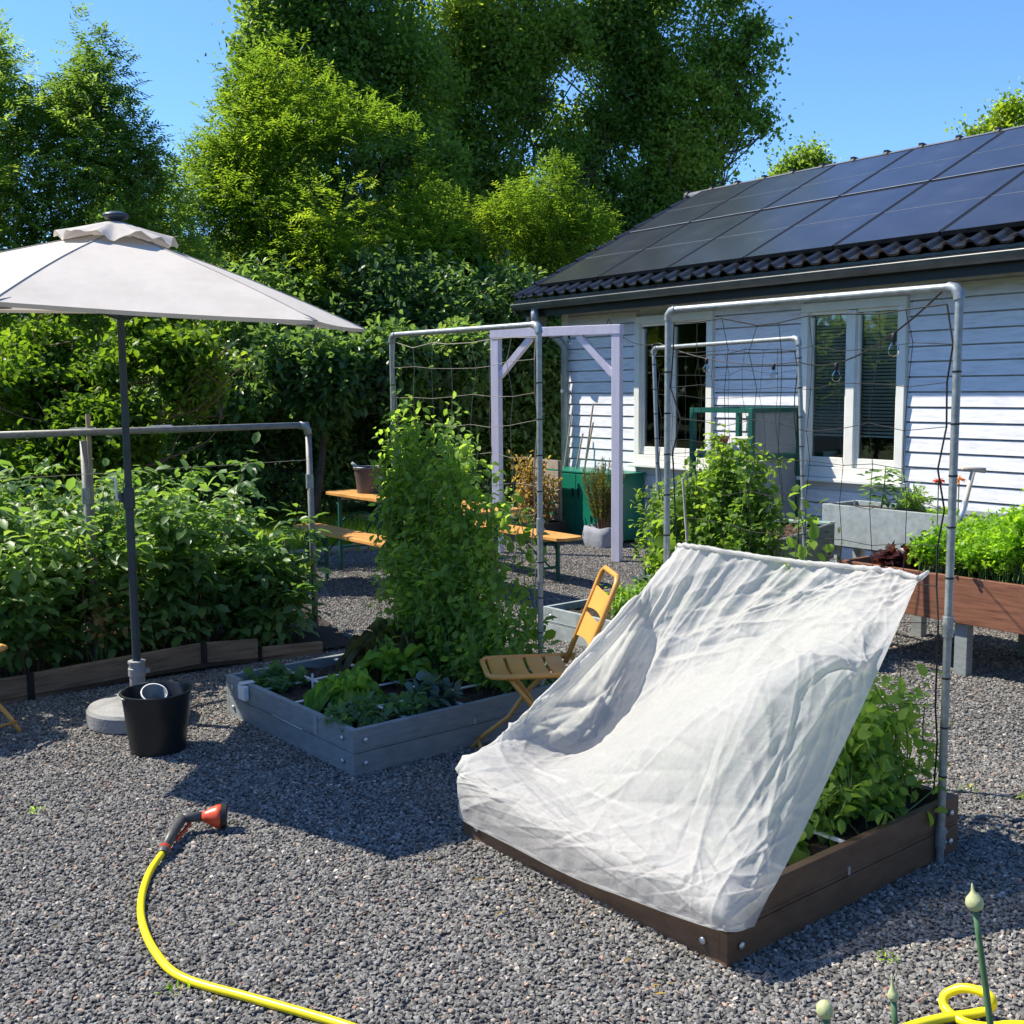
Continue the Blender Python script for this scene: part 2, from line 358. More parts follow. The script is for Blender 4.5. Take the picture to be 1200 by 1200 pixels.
def subc(cl, k, shrink, seed, flat=.7):
    r_ = np.random.default_rng(seed); out = []
    for c in cl:
        for _ in range(k):
            d = rand_dirs(1, r_, .1)[0]; R0 = np.array(c[3:6]); q = np.array(c[:3]) + d * R0 * (.35 + .4 * r_.random()); q2 = R0.mean() * shrink * (.7 + .6 * r_.random())
            out.append(list(q) + [q2, q2, q2 * flat])
    return out
def tree(name, label, base, clumps, ntwig, nl, L, W, lm, trunk_r, seed, group=None, tpl='diamond', cat='tree', gap=-.35, freq=1.3, tl=0.3, kind='twig', npair=5, rl=.24, nsub=14, shell=.5, droop=.25, fork=.35, sub=.012, barkm='bark', limbs=None):
    rng = np.random.default_rng(seed); t = thing(name, base, label, cat, group)
    P, d, idx = crown_points(clumps, ntwig, rng, gap, freq, seed, shell)
    k = P[:, 2] > base[2] + 0.12; P, d, idx = P[k], d[k], idx[k]
    dirs = unit(d * 0.8 + A(0, 0, 0.35) + rng.normal(size=P.shape) * 0.5)
    lv = Leaves(); tint = np.clip(0.45 + 0.34 * vnoise(P, freq * .7, seed + 5) + 0.16 * rng.normal(size=len(P)), 0, .95)
    if kind == 'pinnate': pinnate(lv, P, dirs, L, W, rng, npair, rl, tint, droop)
    else: twig_leaves(lv, P, dirs, tl * (0.6 + 0.8 * rng.random(len(P))), nl, L, W, rng, tpl, droop, tint0=tint)
    tb = MB(); wood(tb, base, clumps if limbs is None else limbs, trunk_r, rng, nsub, P, fork, sub)
    tb.build('trunk', MT[barkm], t, smooth=True)
    lv.build('crown', lm, t); return t

LM = dict(
    ash=leafmat('ash leaf', (0.069, 0.138, 0.044), (0.138, 0.225, 0.060), (0.250, 0.338, 0.081), (0.450, 0.400, 0.150), .6, .4),
    bright=leafmat('bright ash leaf', (.05, .105, .022), (.11, .19, .028), (.24, .33, .045), (.36, .33, .10), .62, .45),
    oak=leafmat('oak leaf', (0.078, 0.146, 0.045), (0.151, 0.241, 0.063), (0.269, 0.347, 0.090), (0.426, 0.381, 0.123), .62, .45),
    darkhedge=leafmat('shaded holly leaf', (0.056, 0.106, 0.056), (0.094, 0.175, 0.073), (0.175, 0.275, 0.100), None, .55, .3),  # darker leaf tones carry the tree shade the hedge stands in
    roundshrub=leafmat('dogwood leaf', (0.048, 0.105, 0.013), (0.111, 0.195, 0.025), (0.222, 0.321, 0.048), (0.418, 0.389, 0.140), 0.57),
    rasp=leafmat('raspberry leaf', (0.062, 0.134, 0.043), (0.129, 0.241, 0.067), (0.246, 0.358, 0.134), (0.470, 0.515, 0.358), .48, .45, .55),
    pea=leafmat('pea leaf', (.11, .21, .055), (.20, .33, .08), (.31, .44, .11), (.48, .48, .19), .60, .5),
    pea2=leafmat('rear pea leaf', (0.072, 0.150, 0.030), (0.138, 0.240, 0.048), (0.240, 0.348, 0.072), (0.432, 0.456, 0.168), 0.60, .5),
    lettuce=leafmat('lettuce leaf', (0.111, 0.221, 0.036), (0.195, 0.351, 0.052), (0.325, 0.494, 0.091), None, 0.5, .4),
    oakleaf=leafmat('brown green lettuce leaf', (.05, .055, .02), (.10, .10, .032), (.13, .19, .04), (.2, .07, .035), 0.45, .4),
    herbs=leafmat('parsley leaf', (0.098, 0.227, 0.025), (0.195, 0.358, 0.035), (0.325, 0.504, 0.057), (0.520, 0.550, 0.130), 0.57, .4),
    basil=leafmat('small herb leaf', (0.081, 0.179, 0.029), (0.146, 0.276, 0.045), (0.260, 0.390, 0.081), (0.357, 0.455, 0.130), 0.52, .4),
    kale=leafmat('blue green kale leaf', (0.047, 0.094, 0.086), (0.086, 0.148, 0.140), (0.140, 0.218, 0.203), None, 0.32, .55),
    redlettuce=leafmat('dark red lettuce leaf', (0.026, 0.010, 0.011), (0.060, 0.016, 0.017), (0.090, 0.026, 0.022), None, 0.42, .35),
    smalldark=leafmat('strawberry leaf', (0.056, 0.129, 0.056), (0.097, 0.193, 0.080), (0.161, 0.274, 0.113), (0.258, 0.354, 0.161), 0.44, .45),
    dry=leafmat('dried straw leaf', (.14, .09, .03), (.30, .21, .08), (.45, .35, .16), None, 0.42, .7),
    rosemary=leafmat('rosemary needle', (0.058, 0.085, 0.023), (0.117, 0.143, 0.039), (0.195, 0.169, 0.058), (0.260, 0.156, 0.065), 0.37, .6),
    grass=leafmat('lawn blade', (.06, .13, .014), (.12, .21, .02), (.2, .3, .03), None, 0.57, .5),
)

# ------------------------------------------------------------------ ground
def sheet(name, poly, z, m, kind='structure'):
    mb = MB(); mb.add([(x, y, z) for x, y in poly], [tuple(range(len(poly)))]); o = mb.build(name, m); o['kind'] = kind; return o
def groundmat():
    m, n, o = newmat('bare ground'); L = n.links; p = n.nodes.new('ShaderNodeBsdfPrincipled'); p.inputs['Roughness'].default_value = .95
    tc = n.nodes.new('ShaderNodeTexCoord'); ns = n.nodes.new('ShaderNodeTexNoise'); ns.inputs['Scale'].default_value = 0.6; ns.inputs['Detail'].default_value = 8
    L.new(tc.outputs['Object'], ns.inputs[0]); L.new(ramp(n, [(.3, (.035, .06, .015)), (.6, (.07, .12, .022)), (.8, (.12, .16, .03))], ns.outputs['Fac']), p.inputs[0])
    L.new(p.outputs[0], o.inputs[0]); return m
def gravelbase():
    m, n, o = newmat('gravel bed'); L = n.links; p = n.nodes.new('ShaderNodeBsdfPrincipled'); p.inputs['Roughness'].default_value = .8
    tc = n.nodes.new('ShaderNodeTexCoord'); vo = n.nodes.new('ShaderNodeTexVoronoi'); vo.inputs['Scale'].default_value = 62
    L.new(tc.outputs['Object'], vo.inputs[0]); sx = n.nodes.new('ShaderNodeSeparateColor'); L.new(vo.outputs['Color'], sx.inputs[0])
    L.new(ramp(n, [(0, (.07, .069, .066)), (.55, (.15, .147, .140)), (.9, (.23, .224, .21)), (.955, (.24, .15, .11)), (1, (.34, .30, .25))], sx.outputs[0]), p.inputs[0])
    b = n.nodes.new('ShaderNodeBump'); b.inputs['Strength'].default_value = 1; b.inputs['Distance'].default_value = .02; b.invert = True
    L.new(vo.outputs['Distance'], b.inputs['Height']); L.new(b.outputs[0], p.inputs['Normal']); L.new(p.outputs[0], o.inputs[0]); return m
def stonemat():
    m, n, o = newmat('basalt chips'); L = n.links; p = n.nodes.new('ShaderNodeBsdfPrincipled'); p.inputs['Roughness'].default_value = .78; p.inputs['Specular IOR Level'].default_value = .22
    oi = n.nodes.new('ShaderNodeObjectInfo'); L.new(ramp(n, [(0, (.078, .074, .068)), (.4, (.148, .142, .131)), (.85, (.235, .225, .207)), (.955, (.28, .265, .24)), (.966, (.32, .17, .115)), (.980, (.40, .30, .22)), (1, (.52, .48, .42))], oi.outputs['Random']), p.inputs[0])
    L.new(p.outputs[0], o.inputs[0]); return m
sheet('ground', [(-400, -400), (400, -400), (400, 400), (-400, 400)], -0.03, groundmat())
sheet('gravel_yard', [(-9.65, -3), (6, -3), (6, 7.9), (-9.6, 7.9), (-12.5, 9.4), (-12.5, 6.6), (-9.65, 6.4)], 0.0, gravelbase())

def stones(name, polys, stone_mat, size):
    """loose basalt chips lying on the yard (uncountable: one object)"""
    me = bpy.data.meshes.new(name); vs = []; fs = []; dens = []
    for poly, dn in polys:
        b = len(vs); vs += [(x, y, 0.004) for x, y in poly]; fs.append(tuple(range(b, b + len(poly)))); dens.append(dn)
    me.from_pydata(vs, [], fs); at = me.attributes.new('dens', 'FLOAT', 'FACE'); at.data.foreach_set('value', dens)
    ob = link(name, me, stone_mat); ob['kind'] = 'stuff'
    g = bpy.data.node_groups.new(name, 'GeometryNodeTree'); g.interface.new_socket('Geometry', in_out='INPUT', socket_type='NodeSocketGeometry'); g.interface.new_socket('Geometry', in_out='OUTPUT', socket_type='NodeSocketGeometry')
    N = g.nodes.new; L = g.links.new
    gi = N('NodeGroupInput'); go = N('NodeGroupOutput'); dp = N('GeometryNodeDistributePointsOnFaces'); dp.distribute_method = 'RANDOM'
    na = N('GeometryNodeInputNamedAttribute'); na.data_type = 'FLOAT'; na.inputs['Name'].default_value = 'dens'
    L(gi.outputs[0], dp.inputs['Mesh']); L(na.outputs[0], dp.inputs['Density'])
    jn = N('GeometryNodeJoinGeometry')
    for k in range(7):
        ic = N('GeometryNodeMeshIcoSphere'); ic.inputs['Radius'].default_value = .5; ic.inputs['Subdivisions'].default_value = 1
        sp = N('GeometryNodeSetPosition'); nz = N('ShaderNodeTexNoise'); nz.noise_dimensions = '4D'; nz.inputs['W'].default_value = k * 3.7; nz.inputs['Scale'].default_value = 1.6
        vm = N('ShaderNodeVectorMath'); vm.operation = 'SUBTRACT'; vm.inputs[1].default_value = (.5, .5, .5); sc = N('ShaderNodeVectorMath'); sc.operation = 'SCALE'; sc.inputs['Scale'].default_value = 1.3
        L(nz.outputs['Color'], vm.inputs[0]); L(vm.outputs[0], sc.inputs[0]); L(sc.outputs[0], sp.inputs['Offset']); L(ic.outputs[0], sp.inputs['Geometry'])
        tr = N('GeometryNodeTransform'); tr.inputs['Scale'].default_value = [(1, .72, .55), (1.1, .8, .42), (.9, .85, .6), (1.15, .6, .5), (.8, .8, .7), (1, .9, .4), (1.25, .65, .45)][k]
        L(sp.outputs[0], tr.inputs['Geometry']); sm = N('GeometryNodeSetMaterial'); sm.inputs['Material'].default_value = stone_mat; L(tr.outputs[0], sm.inputs[0])
        ti = N('GeometryNodeGeometryToInstance'); L(sm.outputs[0], ti.inputs[0]); L(ti.outputs[0], jn.inputs[0])
    io = N('GeometryNodeInstanceOnPoints'); io.inputs['Pick Instance'].default_value = True
    rr = N('FunctionNodeRandomValue'); rr.data_type = 'FLOAT_VECTOR'; rr.inputs[0].default_value = (-.6, -.6, 0); rr.inputs[1].default_value = (.6, .6, 6.28)
    rs = N('FunctionNodeRandomValue'); rs.data_type = 'FLOAT'; rs.inputs[2].default_value = size * .6; rs.inputs[3].default_value = size * 1.35
    L(dp.outputs['Points'], io.inputs['Points']); L(jn.outputs[0], io.inputs['Instance']); L(rr.outputs[0], io.inputs['Rotation']); L(rs.outputs[1], io.inputs['Scale']); L(io.outputs[0], go.inputs[0])
    md = ob.modifiers.new('chips', 'NODES'); md.node_group = g; return ob
stones('gravel', [([(-6.0, -1.2), (0.3, -0.2), (0.3, 4.4), (-6.0, 4.4)], 9800), ([(-9.58, 2.6), (-6.0, 2.6), (-6.0, 4.4), (-9.58, 4.4)], 4600), ([(-9.58, 4.4), (0.3, 4.4), (0.3, 7.84), (-9.58, 7.84)], 4600)], stonemat(), 0.0155)

rng = np.random.default_rng(19); lv = Leaves(); n = 80; P = np.stack([rng.uniform(-5.6, -.6, n), rng.uniform(.6, 3.4, n), np.full(n, .020)], 1); k_ = rng.random(n) < .45
P[k_] = np.stack([rng.uniform(-3.25, -1.9, k_.sum()), 2.02 - np.abs(rng.normal(0, .10, k_.sum())) , np.full(k_.sum(), .020)], 1)
lv.add(P, rand_dirs(n, rng) * A(1, 1, .1), A(0, 0, 1) + rng.normal(size=(n, 3)) * .3, .015 + .035 * rng.random(n) ** 2, .004, 'diamond'); tag(lv.build('plant_litter', LM['dry']), 'dry leaf bits and straw scattered over the gravel', 'litter', kind='stuff')
lv = Leaves()
for (u, v) in [(-4.3, .95), (-2.75, .92), (-1.72, 2.55), (-2.3, 3.9), (-2.1, 4.0)]:
    n = 12; P = np.stack([rng.normal(u, .02, n), rng.normal(v, .02, n), np.full(n, .01)], 1); lv.add(P, rand_dirs(n, rng) * .8 + A(0, 0, .8), rand_dirs(n, rng), .015 + .02 * rng.random(n), .006, 'diamond')
tag(lv.build('weeds', LM['herbs']), 'tiny weed sprouts coming up through the gravel', 'weeds', kind='stuff')
rng = np.random.default_rng(21)
sheet('lawn', [(-20, -6), (-9.66, -3), (-9.66, 6.5), (-14, 9), (-20, 9)], -0.008, MT['lawn'])
lv = Leaves(); n = 26000; P = np.stack([-9.75 - rng.random(n) ** 1.5 * 4.5, 1.5 + rng.random(n) * 5.3, np.full(n, -.006)], 1)
lv.add(P, rand_dirs(n, rng, 0) * .5 + A(0, 0, 1), rand_dirs(n, rng), .03 + .05 * rng.random(n), .007, 'blade', .5 + .25 * vnoise(P, 1.5, 3))
tag(lv.build('grass', LM['grass']), 'short mown lawn behind the gravel yard', 'grass', kind='stuff')
P = np.stack([rng.normal(-9.95, .18, 420), rng.normal(5.2, .28, 420), np.zeros(420)], 1); lv = Leaves()
lv.add(P, rand_dirs(420, rng) * .55 + A(0, 0, 1), rand_dirs(420, rng), .18 + .16 * rng.random(420), .012, 'blade', rng.random(420) * .5 + .4)
tag(lv.build('grass_tuft', LM['grass']), 'bright tuft of long grass behind the gravel edge under the long table', 'grass')
for k, (a, b) in enumerate([((-9.66, 3.2), (-9.63, 4.75)), ((-9.63, 4.78), (-9.62, 6.35))]):
    mb = MB(); pts = [(a[0] + (b[0] - a[0]) * t, a[1] + (b[1] - a[1]) * t, .02 + .006 * math.sin(9 * t)) for t in np.linspace(0, 1, 9)]
    mb.tube(pts, [.052, .05, .049, .051, .05, .048, .05, .05, .047], 10)
    tag(mb.build('edging_log', MT['log'], smooth=True), ['weathered log between lawn and gravel, nearer the raspberries', 'weathered log between lawn and gravel, nearer the white arch'][k], 'log', 'logs edging the lawn')
pv = sheet('paving', [(-12.4, 6.7), (-9.9, 6.7), (-9.75, 8.6), (-12.4, 9.3)], .004, MT['path'])

# ------------------------------------------------------------------ house
V0 = 7.88
H = thing('house', (-9.6, V0, 0), 'white clapboard house with black tiled roof behind the garden', 'house')
WU0, WU1, WT = -9.58, 3.0, 2.42
wins = [(-8.43, -7.355, .81, 2.30), (-6.315, -5.275, .80, 2.29)]
mb = MB(); pitch = .1195; z = -.02; rr = np.random.default_rng(4)
while z < WT:
    z1 = min(WT, z + pitch - .013); cuts = [WU0 + .03]
    for (a, b, c, d) in wins:
        if z1 > c - .10 and z < d + .005: cuts += [a - .004, b + .004]
    cuts.append(WU1)
    segs = []
    for i in range(0, len(cuts), 2):
        a, b = cuts[i], cuts[i + 1]; q = a
        while b - q > 1.6: c_ = q + rr.uniform(.9, 3.4); c_ = b if b - c_ < .5 else c_; segs.append((q, c_ - .0015)); q = c_
        if b - q > .02: segs.append((q, b))
    for a, b in segs:
        y0 = V0 - .004; y1 = V0 - .020
        mb.add([(a, y1, z), (b, y1, z), (b, y0 - .006, z1), (a, y0 - .006, z1), (a, V0 + .03, z), (b, V0 + .03, z), (b, V0 + .03, z1), (a, V0 + .03, z1)],
               [(0, 1, 2, 3), (0, 4, 5, 1), (3, 2, 6, 7), (0, 3, 7, 4), (1, 5, 6, 2)])
    z += pitch
# sheathing behind the boards, split round the windows, and the other walls
def wallpanel(a, b, z0, z1): mb.box(((a + b) / 2, V0 + .055, (z0 + z1) / 2), (b - a, .05, z1 - z0))
us = [WU0 + .02, wins[0][0], wins[0][1], wins[1][0], wins[1][1], WU1]
for i in range(0, 5, 2): wallpanel(us[i], us[i + 1], 0, WT)
for (a, b, c, d) in wins: wallpanel(a, b, 0, c - .005); wallpanel(a, b, d + .005, WT)
mb.box((WU0 + .0, 10.4, 1.2), (.04, 5.0, 2.4)); mb.box((WU1, 10.4, 1.2), (.04, 5.0, 2.4)); mb.box((-3.3, 12.92, 1.2), (12.6, .04, 2.4))
mb.prism([(WU0 + .02, 7.92, 2.4), (WU0 + .02, 12.9, 2.4), (WU0 + .02, 10.2, 3.86)], (-.03, 0, 0))
wall = mb.build('wall', MT['white'], H)
mb = MB(); mb.box((WU0 + .005, V0 - .004, 1.2), (.075, .075, 2.42)); mb.build('corner_board', MT['white'], H, .004)
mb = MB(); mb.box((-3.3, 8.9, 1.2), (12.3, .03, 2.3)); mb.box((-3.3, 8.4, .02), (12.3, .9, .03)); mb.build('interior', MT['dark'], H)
def window(k, a, b, c, d):
    fr = MB(); y = V0 - .018; fw_ = .075; mw = [.035, .085][k]; mid = [-7.93, -5.80][k]
    fr.box(((a + b) / 2, y, d - fw_ / 2), (b - a, .07, fw_)); fr.box(((a + b) / 2, y, c + fw_ * .6), (b - a, .07, fw_ * 1.2))
    for u in (a + fw_ / 2, b - fw_ / 2): fr.box((u, y, (c + d) / 2 + .007), (fw_, .07, d - c - fw_ * 2.2))
    fr.box((mid, y + .004, (c + d) / 2), (mw, .06, d - c - fw_ * 2.2))
    F = fr.build('window', MT['frame'], H, .004)
    sh = MB()
    for (x0, x1) in ((a + fw_, mid - mw / 2), (mid + mw / 2, b - fw_)):
        s = .028
        sh.box(((x0 + x1) / 2, y + .02, c + fw_ * 1.2 + s / 2 + .03), (x1 - x0 - .004, .04, s + .05)); sh.box(((x0 + x1) / 2, y + .02, d - fw_ - s / 2), (x1 - x0 - .004, .04, s))
        for xx in (x0 + s / 2, x1 - s / 2): sh.box((xx, y + .022, (c + d) / 2), (s, .038, d - c - 2 * fw_ - .1))
    sh.build('sash', MT['frame'], F, .003)
    sl_ = MB(); sl_.box(((a + b) / 2, V0 - .045, c - .018), (b - a + .07, .13, .032)); sl_.build('sill', MT['frame'], F, .006)
    for (x0, x1) in ((a + fw_ + .02, mid - mw / 2 - .02), (mid + mw / 2 + .02, b - fw_ - .02)):
        p = MB(); p.box(((x0 + x1) / 2, V0 + .012, (c + d) / 2), (x1 - x0 + .01, .006, d - c - .17)); p.build('pane', MT['glass'], F)
        bl = MB(); zt = d - fw_ - .05; zb = c + [.30, .36][k]; nz = int((zt - zb) / .028); x0b = x0 + [.10, .0][k] * (x0 < mid)
        bl.box(((x0b + x1) / 2, V0 + .05, zt), (x1 - x0b, .03, .035)); bl.box(((x0b + x1) / 2, V0 + .05, zb), (x1 - x0b, .026, .014))
        R = np.array(Matrix.Rotation(math.radians(-42), 3, 'X'))
        for i in range(1, nz): bl.box(((x0b + x1) / 2, V0 + .05, zt - (zt - zb) * i / nz), (x1 - x0b - .006, .027, .0012), R)
        for xx in (x0b + .08, x1 - .08): bl.tube([(xx, V0 + .036, zt), (xx, V0 + .036, zb)], .0012, 4)
        bl.build('blind', MT['blind'], F)
for k, wd in enumerate(wins): window(k, *wd)
pt = MB(); pt.lathe([(.045, 0), (.06, .10), (.062, .115), (.056, .115), (.05, .03)], (-6.09, V0 + .10, .90), 24)
tag(pt.build('flower_pot', MT['whiteplastic'], smooth=True), 'white pot on the sill inside the right hand window', 'pot')
# roof
RS = .49; RV, RZ = 7.42, 2.555
def rz(v): return RZ + RS * (v - RV)
cs, sn = 1 / math.hypot(1, RS), RS / math.hypot(1, RS)
RIDV = 10.16; slope = (RIDV - RV) / cs
mb = MB(); uu = np.arange(-9.93, 3.2, .0225); courses = int(slope / .33) + 1; base_n = A(0, -sn, cs)
for k in range(courses):
    rows = []
    for s0, lift in ((k * .33 - .012, .026), (min(slope, k * .33 + .33), .004)):
        row = []
        for u in uu:
            ph = ((u + 9.93) / .18) % 1.0; hmp = .040 * max(0.0, math.sin(PI * min(1, ph / .46))) ** .8 if ph < .46 else -.006 * math.sin(PI * (ph - .46) / .54)
            p = A(u, RV, RZ) + A(0, cs, sn) * s0 + base_n * (lift + hmp); row.append(p)
        rows.append(row)
    fr0 = [p - base_n * .018 for p in rows[0]]; mb.grid([fr0] + rows)
mb.add([(-9.92, RV - .01, RZ - .045), (3.2, RV - .01, RZ - .045), (3.2, RIDV, rz(RIDV) - .02), (-9.92, RIDV, rz(RIDV) - .02)], [(0, 1, 2, 3)]); mb.box((-3.36, RV + .03, RZ - .03), (13.1, .02, .05))
for s in (1,):
    mb.add([(-9.93, RIDV, rz(RIDV)), (3.2, RIDV, rz(RIDV)), (3.2, 13.0, rz(RIDV) - RS * (13 - RIDV)), (-9.93, 13.0, rz(RIDV) - RS * (13 - RIDV))], [(0, 1, 2, 3)])
roof = mb.build('roof', MT['tile'], H)
mb = MB(); mb.prism([(-9.93, RV, RZ - .03), (-9.93, RIDV, rz(RIDV) - .03), (-9.93, 13, rz(RIDV) - RS * (13 - RIDV) - .03), (-9.93, 13, rz(RIDV) - RS * (13 - RIDV) - .18), (-9.93, RIDV, rz(RIDV) - .18), (-9.93, RV, RZ - .16)], (.025, 0, 0))
mb.build('barge_board', MT['darkmetal'], roof)
mb = MB(); u = -9.95
while u < 3.1:
    L_ = .405; mb.tube([(u, RIDV, rz(RIDV) + .0), (u + L_, RIDV, rz(RIDV) + .0)], .075, 14)
    u += L_
rid = mb.build('ridge_tiles', mat('sunlit ridge tile', (.16, .16, .155), .25, .12, 6), roof, smooth=False)  # paler than the roof tiles: sunlight on the ridge put into the colour
u = -9.95
while u < 3.1:
    mb = MB(); mb.tube([(u - .025, RIDV, rz(RIDV) + .005), (u + .025, RIDV, rz(RIDV) + .005)], .086, 14); mb.box((u, RIDV - .03, rz(RIDV) + .085), (.04, .05, .02)); u += .405; mb.build('ridge_clamp', MT['darkmetal'], rid)
mb = MB()
mb.box((-3.36, 7.54, 2.435), (13.1, .025, .15)); mb.box((-3.36, 7.72, 2.405), (13.1, .34, .02)); mb.build('fascia', MT['darkmetal'], H)
mb = MB(); gp = [(math.cos(t) * .062, math.sin(t) * .062) for t in np.linspace(PI, 2 * PI, 11)]
for (ua, ub, rr_) in ((-9.97, 3.2, 0), ):
    P0 = [[A(uq, 7.462 + y, 2.497 + z_) for (y, z_) in gp] for uq in (ua, ub)]; mb.grid(P0)
    P1 = [[A(uq, 7.462 + y * .93, 2.499 + z_ * .93) for (y, z_) in gp] for uq in (ua, ub)]; mb.grid(P1)
mb.prism([(-9.972, 7.462 + y, 2.497 + z_) for (y, z_) in gp], (.006, 0, 0))
mb.tube([(-9.97, 7.398, 2.497), (3.2, 7.398, 2.497)], .008, 8)
for uq in np.arange(-9.2, 3, .95):
    q = [A(uq, 7.462 + y * 1.05, 2.497 + z_ * 1.05) for (y, z_) in gp]; q2 = [p + A(.03, 0, 0) for p in q]; mb.grid([q, q2])
gut = mb.build('gutter', MT['gutter'], H, smooth=False)
mb = MB(); mb.tube([(-9.62, 7.47, 2.45), (-9.62, 7.47, 2.34), (-9.60, 7.52, 2.26), (-9.52, 7.74, 2.10), (-9.50, 7.79, 2.02), (-9.50, 7.79, .05)], .042, 14)
dpipe = mb.build('downpipe', MT['zinc'], H, smooth=True)
for zz in (1.55, .7): mb = MB(); mb.tube([(-9.50, 7.79, zz - .015), (-9.50, 7.79, zz + .015)], .047, 14); mb.box((-9.50, 7.835, zz), (.02, .07, .02)); mb.build('pipe_bracket', MT['zinc'], dpipe)
mb = MB(); mb.box((-9.78, 7.62, 2.33), (.05, .25, .07)); mb.build('rafter_end', MT['crate'], H)
# solar panels: each one lifts off
def panelmat():
    m, n, o = newmat('dark solar glass'); L = n.links; p = n.nodes.new('ShaderNodeBsdfPrincipled'); tc = n.nodes.new('ShaderNodeTexCoord')
    ns = n.nodes.new('ShaderNodeTexNoise'); ns.inputs['Scale'].default_value = 3; ns.inputs['Detail'].default_value = 8; L.new(tc.outputs['Object'], ns.inputs[0])
    L.new(ramp(n, [(.3, (.022, .024, .030)), (.6, (.032, .034, .042)), (.8, (.052, .054, .060))], ns.outputs['Fac']), p.inputs[0])
    p.inputs['Roughness'].default_value = .22; p.inputs['Specular IOR Level'].default_value = .5
    b = n.nodes.new('ShaderNodeBump'); b.inputs['Strength'].default_value = .02; L.new(ns.outputs['Fac'], b.inputs['Height']); L.new(b.outputs[0], p.inputs['Normal'])
    L.new(p.outputs[0], o.inputs[0]); return m
PM = panelmat(); MT['panelframe'] = mat('black panel frame', (.02, .02, .022), .4, .1, 10); MT['panelline'] = mat('pale cell line', (.22, .235, .25), .5, .1, 10)
words = ['first', 'second', 'third', 'fourth', 'fifth', 'sixth', 'seventh']
seam = [-9.655, -8.68, -7.68, -6.74, -5.785, -4.83, -3.87, -2.91]
PZ = lambda v: 2.70 + RS * (v - 7.55)
cells = {}
for r, (va, vb) in enumerate([(7.55, 8.85), (8.875, 10.06)]):
    for k in range(7):
        ua, ub = seam[k] + .008, seam[k + 1] - .008; Ls = (vb - va) / cs; W_ = ub - ua
        t = bpy.data.objects.new('solar_panel', None); COL.objects.link(t); t.location = (ua, va, PZ(va)); t.rotation_euler = (math.atan(RS), 0, 0); t.empty_display_size = .1
        tag(t, f"dark solar panel, {words[k]} from the roof's left end in the {['row nearest the gutter', 'row nearest the ridge'][r]}", 'solar panel', 'solar panels on the roof')
        def part(nm, m_, mt_):
            me = bpy.data.meshes.new(nm); me.from_pydata(m_.v, [], m_.f); return link(nm, me, mt_, t)
        g_ = MB(); g_.box((W_ / 2, Ls / 2, -.004), (W_ - .016, Ls - .016, .02)); part('cells', g_, PM)
        f_ = MB()
        for (cx, cy, sx, sy) in ((W_ / 2, .005, W_, .010), (W_ / 2, Ls - .005, W_, .010), (.005, Ls / 2, .010, Ls - .02), (W_ - .005, Ls / 2, .010, Ls - .02)): f_.box((cx, cy, -.008), (sx, sy, .036))
        part('frame', f_, MT['panelframe'])
        l_ = MB(); l_.box((W_ / 2, Ls * .5, .0065), (W_ - .03, .005, .002)); 
        part('cell_line', l_, MT['panelline'])
        if r: l_ = MB(); l_.box((W_ / 2, .010, .0105), (W_ - .02, .015, .002)); part('edge_trim', l_, MT['panelline'])
        for fx in (.2, .8): h_ = MB(); h_.box((W_ * fx, .06, -.055), (.035, .035, .08)); part('mounting_foot', h_, MT['darkmetal'])

# ------------------------------------------------------------------ raised beds and trellises
UR = A(-.045, .999, 0); UL = A(-.999, -.045, 0); UZ = A(0, 0, 1)
def raised_bed(label, near, S, h, m, group, th=.028, soil='soil'):
    n = A(*near); t = thing('raised_bed', n, label, 'raised bed', group)
    cs_ = [n, n + UR * S[0], n + UR * S[0] + UL * S[1], n + UL * S[1]]
    for i in range(4):
        a, b = cs_[i], cs_[(i + 1) % 4]; d = nrm(b - a); inn = A(-d[1], d[0], 0)
        a2 = a + d * (th if i % 2 else 0); b2 = b - d * (th if i % 2 else 0); p = MB()
        for (z0, z1) in ((.0, h / 2 - .0015), (h / 2 + .0015, h)):
            p.beam(a2 + inn * th / 2 + UZ * (z0 + z1) / 2, b2 + inn * th / 2 + UZ * (z0 + z1) / 2, th, z1 - z0)
        if i in (0, 3): p.beam(a2 + d * .02 - inn * .0015 + UZ * (h / 2 + .014), b2 - d * .02 - inn * .0015 + UZ * (h / 2 + .014), .003, .003)
        P_ = p.build('plank', m, t, .002)
        if i in (0, 3):
            for q in ((a2 + d * .055), (b2 - d * .055)):
                for z in (h * .26, h * .76):
                    bo = MB(); c = q - inn * .004 + UZ * z; R = np.stack([d, UZ, -inn], 1); bo.lathe([(.011, 0), (.0105, .004), (.006, .007), (.0001, .0075)], c, 14, R); bo.build('bolt', MT['bolt'], P_, smooth=True)
    s = MB(); nx = 26; P = [[n + UR * (th + (S[0] - 2 * th) * i / nx) + UL * (th + (S[1] - 2 * th) * j / nx) + UZ * (h - .045 + .008 * math.sin(i * 2.1 + j) + .008 * math.sin(j * 2.7 - i * 1.3)) for j in range(nx + 1)] for i in range(nx + 1)]
    s.grid(P); s.build('soil', MT[soil], t); return t
def strip(t, a, b, w_=.02): m = MB(); m.beam(a, b, w_, .006); m.build('divider_strip', MT['whiteplastic'], t, .001)
BH = .197
GN_ = A(-3.915, 2.09, 0); GB = raised_bed('grey raised bed in front with lettuces and tall pea vines', GN_, (1.2, 1.2), BH, MT['greywood'], 'square raised beds')
for k in (1, 2, 3): strip(GB, GN_ + UR * (.03) + UL * .3 * k + UZ * .175, GN_ + UR * 1.17 + UL * .3 * k + UZ * .175)
for k in (1, 2): strip(GB, GN_ + UR * .3 * k + UL * .03 + UZ * .181, GN_ + UR * .3 * k + UL * 1.17 + UZ * .181)
def onface(px, py): return V(px, py, 2.055)
